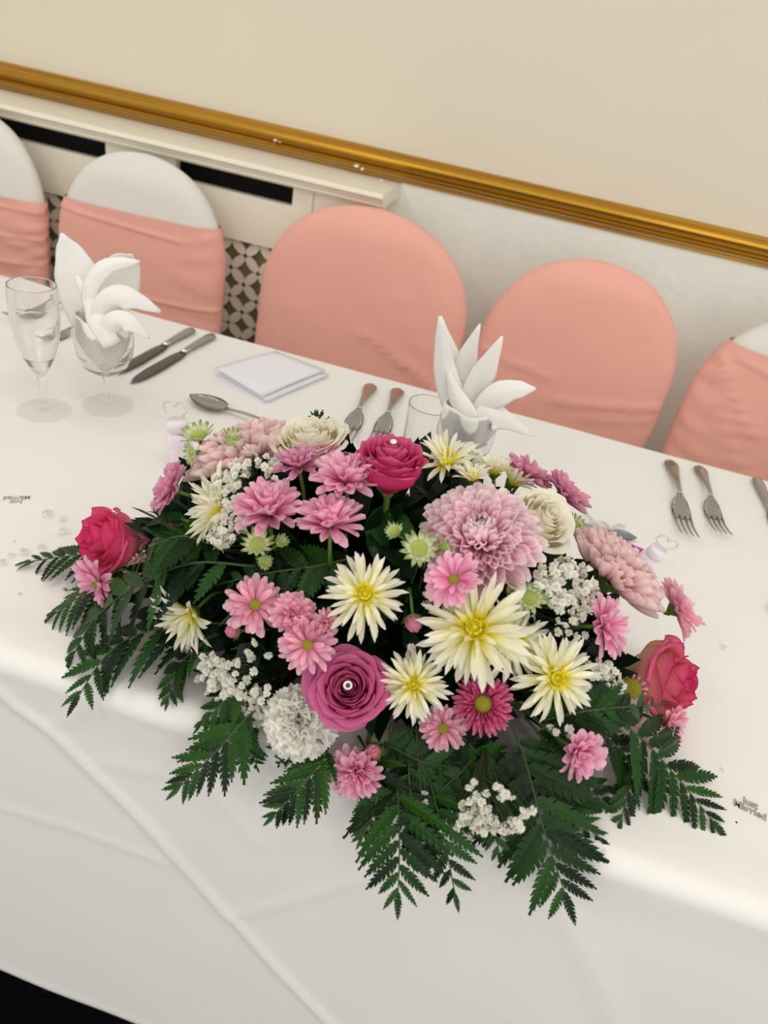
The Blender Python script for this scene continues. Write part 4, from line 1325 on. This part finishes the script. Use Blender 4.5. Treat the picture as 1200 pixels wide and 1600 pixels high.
broad_leaf(D_(600, 790, .90), D_(585, 870, .98), 'broad leaf hanging below the hot pink rose stem', (0, -.8, .6))
broad_leaf(D_(860, 880, .95), D_(895, 940, 1.0), 'rounded dark leaf between white sprigs under the cream rose', (0, -.7, .7), 1.4)
broad_leaf(D_(795, 745, 1.0), D_(800, 722, 1.06), 'pointed dark leaf among the small yellow flowers at the back', (0, -.9, .4))
broad_leaf(D_(300, 850, .93), D_(258, 830, .98), 'dark leaf under the left white spider flower')

# ------------------------------------------------------------------ blooms
G_S = 'pink spray chrysanthemums'
rose(611, 722, 58, (.10, .84, .50), 'hot pink rose at the top of the arrangement, with a diamante in its heart', 'p_rose_hot', lift=.035, gem=4.2, tall=1.5)
rose(545, 1074, 60, (-.06, .12, 1), 'mauve rose facing forward at the front centre, with a diamante pin', 'p_rose_mauve', lift=.022, gem=5.4)
rose(170, 840, 56, (-.85, .12, .45), 'bright pink rose on its side at the far left end', 'p_rose_left', lift=.0, tall=1.75, at=at_z(168, 842, TOP + .055))
rose(1036, 1058, 64, (.90, -.12, .36), 'coral pink rose with yellowed outer petals at the far right end', 'p_rose_coral', tall=1.65, at=at_z(1042, 1060, TOP + .055))
rose(850, 812, 56, (.60, .40, .68), 'cream rose right of the largest pink chrysanthemum', 'p_rose_cream', lift=.016, tall=1.2)
rose(484, 686, 62, (-.15, .84, .5), 'cream rose at the back left of the hot pink rose', 'p_rose_cream', k=.97, lift=.03)

big_mum(750, 835, 100, (.02, .52, .85), 'largest blush pink chrysanthemum, open to the front in the upper right centre', lift=.012, seed=1)
big_mum(966, 900, 94, (.70, .64, .12), 'pale blush chrysanthemum seen from the side at the right', 'p_pale', seed=2, n=230, at=at_dome(966, 900, 1.0) + Vector((0, .01, 0)), elmin=-5)
big_mum(372, 704, 96, (-.35, .92, .05), 'pale blush chrysanthemum facing away at the back left', 'p_pale', seed=3, n=200, elmin=-12, at=at_dome(372, 702, .98) + Vector((0, .01, -.004)))

def pk(px, py, R, ax, label, kind='p_pink', lay=L_DAISY, **kw):
    return chrysanth(px, py, R, ax, label, kind, lay, group=G_S, **kw)
pk(418, 788, 60, (-.12, .80, .58), 'pink double bloom above the left white sprigs', hgt=.3, lay=L_FAN, show_disc=False, lift=.02)
pk(541, 738, 58, (-.02, .92, .40), 'pink double bloom directly left of the hot pink rose', hgt=.35, lay=L_FAN, show_disc=False, lift=.03)
pk(516, 804, 58, (.0, .92, .42), 'pink double bloom below its twin, lower left of the hot pink rose', hgt=.35, lay=L_FAN, show_disc=False, lift=.025)
pk(466, 726, 46, (-.15, .90, .40), 'dusky pink upright bloom in front of the left cream rose', 'p_mauve', L_SHUT, show_disc=False, lift=.015)
pk(512, 712, 34, (.1, .95, .3), 'dusky pink bloom wedged behind the pink one left of the rose', 'p_mauve', L_SHUT, show_disc=False, lift=.005)
pk(398, 945, 50, (-.08, .22, 1), 'pink daisy with green eye, left of the three in a chain', 'p_soft', lift=.012, disc_r=.2)
pk(459, 960, 40, (.12, .3, 1), 'pink daisy with a heart of folded petals, middle of the chain of three', 'p_soft', L_DOUBLE, show_disc=False, lift=.016)
pk(481, 1008, 48, (-.05, -.1, 1), 'pink daisy with green eye just above the mauve rose', 'p_soft', lift=.026, disc_r=.2)
pk(510, 972, 26, (.5, .3, .8), 'small tight pink bloom over the upper edge of the mauve rose', 'p_soft', L_SHUT, show_disc=False, lift=.02)
pk(708, 905, 50, (-.30, .25, .85), 'pink daisy with green eye under the left rim of the largest chrysanthemum', lift=.045, disc_r=.18)
pk(755, 1100, 53, (.05, .0, 1), 'deep pink full daisy with a large green eye at the front', 'p_deep', L_DENSE, lift=.02, disc_r=.27, jit=.05, wk=.62)
pk(692, 1138, 40, (-.12, -.25, 1), 'pale pink daisy with green eye touching the deep pink one from below', 'p_soft', lift=.008, disc_r=.24)
pk(556, 1212, 50, (-.25, -.55, .75), 'pink bloom lowest at the front, hanging over the table edge', lay=L_DOUBLE, show_disc=False, at=at_y(556, 1208, -.765))
pk(905, 1177, 48, (.45, -.35, .6), 'pink bloom on its side at the lower right, above the ferns', lay=L_SHUT, show_disc=False, lift=.04, wk=1.3)
pk(948, 978, 56, (.88, .05, .42), 'pink daisy in profile on a bare green stalk at the right', lay=L_DAISY + [(10, .6, 50, .1, .06)], show_disc=False, lift=.015)
pk(1062, 948, 52, (.80, .38, .0), 'pink daisy seen from behind, farthest right above the coral rose', 'p_soft', L_REAR, wk=1.3, at=at_dome(1062, 948, 1.0, -.03), stem_to=at_dome(985, 925, .9, -.05), hgt=.2)
pk(886, 770, 48, (.70, .62, .05), 'dusky pink daisy seen from behind, right of the cream rose', 'p_mauve', L_REAR, wk=1.3, k=1.0, hgt=.2)
pk(826, 737, 46, (.55, .82, .1), 'dusky pink daisy seen from behind, highest at the back right', 'p_mauve', L_REAR, wk=1.3, hgt=.2)
pk(264, 762, 46, (-.85, .42, .15), 'dusky pink daisy seen from the side, left of the white spider flower', 'p_mauve', L_REAR, wk=1.3, hgt=.2)
pk(232, 838, 30, (-.2, .75, .5), 'small pink bloom tucked behind the left pink rose', 'p_pink', L_DOUBLE, show_disc=False, at=at_z(232, 838, TOP + .055))
pk(150, 914, 50, (-.78, -.40, .36), 'pink daisy under the left pink rose, half behind the ferns', at=at_z(150, 912, TOP + .04), hgt=.1)
pk(1050, 1136, 40, (.75, -.35, .25), 'pale pink daisy peeping out beneath the coral rose', 'p_soft', L_REAR, wk=1.3, at=at_z(1050, 1136, TOP + .03), hgt=.2)
pk(470, 668, 22, (0, .9, .3), 'small pink bloom peeping over the back of the left cream rose', k=1.02)
pk(222, 884, 22, (-.3, .2, .9), 'faded orange pink bloom under the ferns at the left', 'p_soft', L_SHUT, disc='disc_yellow', at=at_z(222, 884, TOP + .05), show_disc=True)
pk(986, 1076, 26, (.1, .2, 1), 'petal-worn yellow green daisy heart beside the coral rose', 'p_soft', [(14, .5, 30, .55, 0)], disc='disc_green', disc_r=.62, at=at_z(986, 1076, TOP + .065))

spider(570, 930, 66, (.0, .25, 1), 'white spider flower with yellow heart in the middle, above the mauve rose', lift=.03, seed=1)
spider(742, 982, 90, (-.08, .2, 1), 'largest white spider flower, right of centre under the blush chrysanthemum', lift=.03, seed=2)
spider(800, 1000, 66, (.40, .0, .75), 'white spider flower half hidden behind the largest one', lift=.0, seed=3)
spider(646, 1070, 56, (.0, .12, 1), 'white spider flower between the mauve rose and the deep pink daisy', lift=.02, seed=4)
spider(868, 1058, 70, (.32, -.12, .85), 'white spider flower at the lower right beside the coral rose', lift=.02, seed=5)
L_CUP = [(16, .98, 26, .10, 0), (16, .95, 38, .08, .02), (14, .85, 52, .06, .04), (9, .6, 66, .04, .06)]
spider(322, 792, 70, (-.95, .05, .25), 'white spider flower in profile facing left at the upper left', lift=.0, seed=6, layers=L_CUP, hgt=.45)
spider(280, 975, 66, (-.62, -.55, .45), 'drooping white spider flower with green calyx on the left side', lift=.01, seed=7, layers=L_CUP, hgt=.45)
spider(697, 720, 54, (.0, .72, .7), 'yellow white spider flower right behind the hot pink rose', lift=.016, seed=8, layers=[(16, .98, 22, .1, 0), (14, .85, 40, .08, .03), (10, .6, 60, .05, .05)])
LY = [(13, .95, 30, .1, 0), (11, .85, 50, .08, .03), (8, .6, 70, .05, .05)]
for x, y, r, ax, lb in ((738, 746, 36, (-.1, .9, .4), 'small yellow bloom above the left rim of the largest chrysanthemum'), (772, 736, 42, (.1, .95, .2), 'pale yellow upright bloom at the back between rose and dusky daisy'), (802, 752, 42, (.5, .75, .2), 'small cream yellow bloom leaning right behind the cream rose')):
    spider(x, y, r, ax, lb, k=1.0, lift=.02, seed=int(x), layers=LY, inner=x < 760, wk=1.25)

# buds
def bud(px, py, R, ax, label, lift=.01, k=1.0):
    p = at_dome(px, py, k, lift)
    a = cam_axis(p, *ax)
    Rm = px2m(R, p)
    o = bloom('chrysanthemum_bud', p - a * Rm * .9, a, label, 'bud', 'closed pink buds')
    bpy.context.view_layer.update()
    rnd = random.Random(int(px))
    for n, el, r0, L in ((9, 82, .46, 1.5), (8, 90, .36, 1.6), (5, 96, .2, 1.65)):
        for i in range(n):
            put(PS['bud'][0], 'petal', o, 2 * PI * i / n + rnd.uniform(-.1, .1), math.radians(el), Rm * L, Rm * r0 * 1.4, 0, 0, 1.0)
    calyx(o, Rm * .85, Rm * .6, z=.3 * Rm)
    stem_to_foam(o, .0013)
bud(360, 986, 15, (-.75, -.05, .5), 'pink bud left of the chain of pink daisies')
bud(583, 1173, 17, (.05, .25, 1), 'pink bud below the mauve rose')
bud(647, 978, 18, (.1, -.75, .6), 'pink bud left of the largest white spider flower', lift=.015)
bud(744, 755, 10, (.2, .5, .6), 'red pink bud at the lower right of the hot pink rose', k=.98)

# white carnation
CAR = []
for v in range(4):
    def fn(u, t, v=v):
        s = -1 + 2 * u
        R_ = .25 + .75 * t
        an = s * (.28 + .34 * t)
        ed = 1 + .035 * math.sin(s * 30 + v) * max(0, t - .85) / .15
        return (t * math.cos(an) * ed, t * math.sin(an) * ed, .13 * t * t * math.sin(s * (7 + v) + v * 2) + .10 * t * t * math.cos(s * 15 + v * 3) * t + .1 * t)
    CAR.append(MB().grid(fn, 22, 7).me('petal', [M['p_carn']]))
p = at_dome(466, 1128, 1.0, .02)
ax = cam_axis(p, -.12, -.05, 1)
Rm = px2m(58, p)
o = bloom('carnation', p - ax * Rm * .35, ax, 'white ruffled carnation left of the mauve rose', 'flower', None)
bpy.context.view_layer.update()
rnd = random.Random(4)
for n, el, L, r0 in ((7, -2, 1.0, .05), (8, 14, .95, .05), (8, 30, .85, .05), (9, 46, .78, .04), (8, 60, .70, .04), (6, 74, .64, .03), (4, 86, .6, .01)):
    for i in range(n):
        put(rnd.choice(CAR), 'petal', o, 2 * PI * i / n + rnd.uniform(-.2, .2) + el, math.radians(el) + rnd.gauss(0, .08), Rm * L * rnd.uniform(.92, 1.08), Rm * r0, rnd.uniform(0, .06) * Rm, rnd.gauss(0, .25), rnd.uniform(.8, 1.1))
MB().lathe([(.002, -Rm * .5), (Rm * .16, -Rm * .42), (Rm * .18, -.02 * Rm), (Rm * .1, 0), (0, 0)], 12).build('calyx', M['calyx'], o)
stem_to_foam(o, .002)

# astrantia: pointed green-white bracts round a lime dome
def astrantia(px, py, R, ax, label, lift=.012, k=1.0, cup=18):
    p = at_dome(px, py, k, lift)
    a = cam_axis(p, *ax)
    Rm = px2m(R, p)
    o = bloom('astrantia', p - a * Rm * .1, a, label, 'flower', 'green white astrantia')
    bpy.context.view_layer.update()
    rnd = random.Random(int(px + py))
    for n, el, L in ((13, cup, .86), (12, cup + 14, .78)):
        for i in range(n):
            put(rnd.choice(PS['bract']), 'bract', o, 2 * PI * (i + (.5 if n == 12 else 0)) / n + rnd.uniform(-.06, .06), math.radians(el) + rnd.gauss(0, .06), Rm * L * rnd.uniform(.92, 1.08), Rm * .18, 0)
    dome(Rm * .36, Rm * .26, 90, Rm * .055, 'centre_dome', M['disc_lime'], o, z=Rm * .06)
    calyx(o, Rm * .22, Rm * .25)
    stem_to_foam(o, .0011)
astrantia(310, 682, 32, (-.25, .75, .5), 'green white astrantia highest at the far left, with dark tipped bracts', k=1.04)
astrantia(302, 708, 24, (-.85, -.1, .3), 'green white astrantia just under the highest left one', k=1.04)
astrantia(364, 690, 27, (.0, .75, .5), 'green white astrantia in front of the back left chrysanthemum', lift=.03, cup=40)
astrantia(402, 852, 32, (-.05, .5, .85), 'green white astrantia under the left pink double bloom', lift=.02)
astrantia(438, 848, 20, (.35, .4, .8), 'small lime astrantia at the right of the one under the pink bloom', lift=.012, cup=45)
astrantia(414, 878, 22, (.0, .0, 1), 'lime astrantia lowest of the three under the left pink bloom', lift=.006, cup=45)
astrantia(655, 858, 36, (-.02, .2, 1), 'green white astrantia open flat between hot pink rose and large chrysanthemum', lift=.03)
astrantia(617, 832, 22, (-.3, .4, .8), 'small green white astrantia upper left of the flat open one', lift=.02, cup=35)
astrantia(692, 856, 19, (.4, .3, .8), 'small lime astrantia right of the flat open one', lift=.022, cup=45)
astrantia(828, 936, 32, (.05, .35, .9), 'green white astrantia under the right rim of the largest chrysanthemum', lift=.012)
astrantia(900, 822, 24, (.7, .5, .3), 'green white astrantia beside the right cream rose', lift=.0)
astrantia(802, 922, 18, (-.3, .2, .9), 'lime astrantia half under the largest chrysanthemum', lift=.012, cup=50)

# gypsophila
rnd = random.Random(9)
GYP = []
for v in range(3):
    mb = MB()
    for n, el, L in ((7, 8, 1.0), (6, 40, .8), (4, 68, .6)):
        for i in range(n):
            az = 2 * PI * i / n + rnd.uniform(-.3, .3)
            e = math.radians(el) + rnd.gauss(0, .15)
            R3 = Matrix.Rotation(az, 3, 'Z') @ Matrix.Rotation(-e, 3, 'Y') @ Matrix.Rotation(rnd.gauss(0, .4), 3, 'X')
            w_ = .34 * L
            pts = [(0, -.08, 0), (0, .08, 0), (.55 * L, w_, .05), (.62 * L, 0, -.03), (.55 * L, -w_, .05), (L, w_ * .7, .0), (L * .9, 0, .06), (L, -w_ * .7, 0)]
            mb.add([R3 @ Vector(q_) for q_ in pts], [(0, 1, 3), (1, 2, 3), (0, 3, 4), (3, 2, 5, 6), (4, 3, 6, 7)], [(.5, 0), (.5, 0), (.2, .5), (.5, .5), (.8, .5), (.2, 1), (.5, 1), (.8, 1)])
    mb.lathe([(.05, -.7), (.22, -.4), (.2, 0), (0, .02)], 6, mi=1)
    GYP.append(mb.me('floret', [M['gyp'], M['calyx']]))
def gyp(label, blobs, dz=.01, k=1.0, base=None, yplane=None, size=6.2):
    """blobs: (px, py, rx, ry, count)"""
    pts = []
    for px, py, rx, ry, n in blobs:
        for i in range(n):
            q = math.sqrt((i + .5) / n)
            a = i * 2.39996 + px
            x, y = px + rx * q * math.cos(a) + rnd.gauss(0, 2), py + ry * q * math.sin(a) + rnd.gauss(0, 2)
            lf = dz + rnd.uniform(-.012, .006)
            pts.append(at_dome(x, y, k, lf) if yplane is None else at_y(x, y, yplane + rnd.uniform(-.006, .012)))
    c = sum(pts, Vector()) / len(pts)
    root_p = base if base is not None else EC + (c - EC) * .55
    o = empty('gypsophila_spray', root_p)
    tag(o, label, 'flower', 'gypsophila sprays')
    br = MB()
    forks = []
    for i, p in enumerate(pts):
        n = (p - EC).normalized() * .5 + (CAM - p).normalized() * .6 + Vector((rnd.gauss(0, .4), rnd.gauss(0, .4), rnd.gauss(0, .4)))
        s = px2m(size, p) * rnd.uniform(.8, 1.2) * 1.25
        m_ = Matrix.Translation(p - root_p) @ frame_z(n).to_4x4() @ Matrix.Rotation(rnd.uniform(0, 6), 4, 'Z') @ Matrix.Diagonal((s, s, s, 1))
        link('floret', GYP[i % 3], None, o, m_)
        q_ = p - n.normalized() * s * .6 - root_p
        fk = (c - root_p) * .45 + (q_ - (c - root_p)) * .35 if i % 4 == 0 or not forks else rnd.choice(forks)
        if i % 4 == 0:
            forks.append(fk)
            br.tube([Vector((0, 0, 0)), fk * .5, fk], .0007, 4, cap=False)
        br.tube([fk, fk.lerp(q_, .5) + Vector((rnd.gauss(0, .002), rnd.gauss(0, .002), .001)), q_], .00035, 3, cap=False)
    br.build('branches', M['twig'], o)
    return o
gyp('gypsophila spray left of the pink double bloom, densest white sprigs', [(352, 760, 24, 26, 20), (366, 812, 26, 26, 22), (345, 842, 20, 18, 16), (352, 700, 6, 6, 2), (396, 718, 28, 18, 10), (372, 738, 22, 16, 12), (425, 735, 14, 20, 8)], dz=.016)
gyp('gypsophila spray at the lower right under the largest chrysanthemum', [(858, 905, 22, 22, 22), (872, 938, 20, 16, 14), (850, 922, 14, 18, 8)], dz=.018)
gyp('gypsophila spray left of the pale side-on chrysanthemum', [(895, 892, 20, 14, 14), (912, 925, 24, 22, 20), (905, 960, 18, 16, 8), (888, 985, 24, 20, 8), (878, 880, 14, 10, 5)], dz=.004)
gyp('gypsophila spray left of the white carnation', [(334, 1045, 22, 26, 18), (356, 1080, 26, 24, 22), (388, 1108, 30, 28, 44), (345, 1060, 34, 34, 14), (405, 1085, 20, 16, 10), (375, 1045, 40, 20, 6), (398, 1015, 30, 10, 3)], dz=.012)
gyp('gypsophila spray lowest at the front over the table edge', [(742, 1268, 24, 18, 20), (728, 1288, 28, 14, 18), (765, 1290, 26, 14, 16), (805, 1290, 12, 10, 9), (755, 1235, 40, 14, 6), (822, 1268, 10, 9, 5), (785, 1240, 20, 12, 4)], yplane=-.785, base=Vector((.06, -.72, .79)))
gyp('gypsophila spray between right spider flower and coral rose', [(948, 1052, 18, 16, 14), (958, 1076, 16, 12, 12), (930, 1040, 12, 12, 5), (925, 1075, 12, 16, 5)], dz=.0)
gyp('gypsophila sprig beside the pink bud and the middle spider flower', [(673, 930, 10, 22, 7), (640, 1012, 6, 5, 2), (695, 960, 10, 10, 4), (668, 1248, 8, 14, 2)], dz=-.005)
gyp('gypsophila sprig above the small pink bloom at the lower right', [(892, 1146, 7, 6, 4), (868, 1140, 8, 6, 2)], dz=.012)
gyp('gypsophila sprig behind the hot pink rose at the back', [(735, 700, 10, 8, 5), (742, 715, 6, 6, 3)], k=.98, dz=0)

# ------------------------------------------------------------------ table confetti, gems, beads
gems = [(75, 807, 9.5, 'largest clear gem above the left fern tip, nearest the confetti word'), (98, 814, 6, 'flat clear gem right of the largest one at the left'), (99, 834, 9, 'large clear gem nearest the left pink rose'), (65, 857, 7, 'clear gem half behind the top of the left fern tip'),
        (38, 866, 8, 'clear gem just above the left fern tip'), (18, 870, 6, 'pale gem left of the one above the left fern tip'), (4, 882, 8, 'yellowish clear gem at the very left end of the fern tip'), (23, 847, 3.2, 'tiny clear gem left of the fern tip at the left edge'), (31, 929, 3.4, 'tiny clear gem alone below the left fern tip'),
        (103, 926, 6.5, 'clear gem among thin leaflets at the left'), (1130, 1013, 6, 'yellowish clear gem alone right of the coral rose'), (966, 1207, 3.6, 'tiny clear gem beside the larger bead under the small pink bloom'), (1012, 1271, 4, 'tiny clear gem below the right fern'),
        (1089, 1204, 4, 'small clear gem right of the right fern, upper of three'), (1128, 1204, 4, 'small clear gem farthest right above the silver word'), (1098, 1222, 4, 'small clear gem right of the right fern, lower of three'), (943, 1330, 4, 'tan speck of confetti on the table edge at the right')]
for px, py, r, lb in gems:
    p = at_z(px, py, TOP + .0012)
    d = round(px2m(r * 2, p) * 1000, 1)
    g = link('gem', gem_me(d), None, None, Matrix.Translation(p))
    g.location.z = TOP + d / 2000 * .72 + .0006
    g.rotation_euler = (math.radians((px * 7 + py) % 30 - 15), math.radians((px + py * 3) % 30 - 15), px)
    tag(g, lb, 'gem', 'scattered table gems')
for px, py, r, lb in ((953, 1197, 6.5, 'clear oval bead under the small pink bloom at the lower right'), (1063, 1259, 6.5, 'clear oval bead under the tip of the right fern')):
    p = at_z(px, py, TOP + .004)
    rm = px2m(r, p)
    b = MB().lathe([(0.0001, -rm)] + [(rm * math.sin(a), -rm * math.cos(a)) for a in [PI * i / 12 for i in range(1, 12)]] + [(0.0001, rm)], 20).build('bead', M['crystal'], None, Matrix.Translation((p.x, p.y, TOP + rm + .0006)) @ Matrix.Diagonal((1, 1.15, 1, 1)))
    tag(b, lb, 'bead', 'clear beads')
p = at_z(1222, 960, TOP + .001)
gn = MB().lathe([(0, 0), (.013, 0), (.0175, .002), (.0185, .005), (.016, .009), (.009, .0115), (0, .012)], 32).build('glass_nugget', M['crystal'], None, Matrix.Translation((p.x, p.y, TOP + .0006)))
tag(gn, 'rounded clear glass nugget cut off at the right edge of the picture', 'glass nugget')
p = at_z(1150, 1286, TOP)
sp_ = MB().lathe([(0, 0), (.0011, 0), (.0012, .0006), (0, .001)], 8).build('speck', M['black'], None, Matrix.Translation((p.x, p.y, TOP + .0004)))
tag(sp_, 'tiny black speck on the cloth below the right silver word', 'speck')
def word(px, py, wpx, ang_px, label, mat, flip=False):
    """cut-out metal word: Just over Married"""
    cu = bpy.data.curves.new('word_curve', 'FONT')
    cu.body = 'Just\nMarried'
    cu.align_x = 'CENTER'
    cu.align_y = 'CENTER'
    cu.space_line = .72
    cu.extrude = .035
    cu.offset = .02
    cu.size = 1
    t = bpy.data.objects.new('word_tmp', cu)
    COL.objects.link(t)
    bpy.context.view_layer.update()
    me = bpy.data.meshes.new_from_object(t.evaluated_get(bpy.context.evaluated_depsgraph_get()))
    bpy.data.objects.remove(t)
    bpy.data.curves.remove(cu)
    me.materials.clear()
    me.materials.append(mat)
    xs = [v.co.x for v in me.vertices]
    a = at_z(px - wpx / 2, py - ang_px / 2); b = at_z(px + wpx / 2, py + ang_px / 2)
    k = (b - a).length / (max(xs) - min(xs))
    c = at_z(px, py)
    an = math.atan2((b - a).y, (b - a).x) + (PI if flip else 0)
    o = link('confetti_word', me, None, None, Matrix.Translation((c.x, c.y, TOP + .0016)) @ Matrix.Rotation(an, 4, 'Z') @ Matrix.Diagonal((k, k * 1.25, k, 1)))
    return tag(o, label, 'confetti')
word(1171, 1262, 50, 24, 'silver cut-out confetti reading Just Married at the right', M['silver'])
word(26, 783, 42, -1, 'silver cut-out confetti words lying upside down at the left', M['silver'], flip=True)
word(316, 1052, 26, 10, 'dark confetti words half under the sprigs left of the carnation', plain('dark_confetti', (.03, .03, .035, 1), .3, .8))
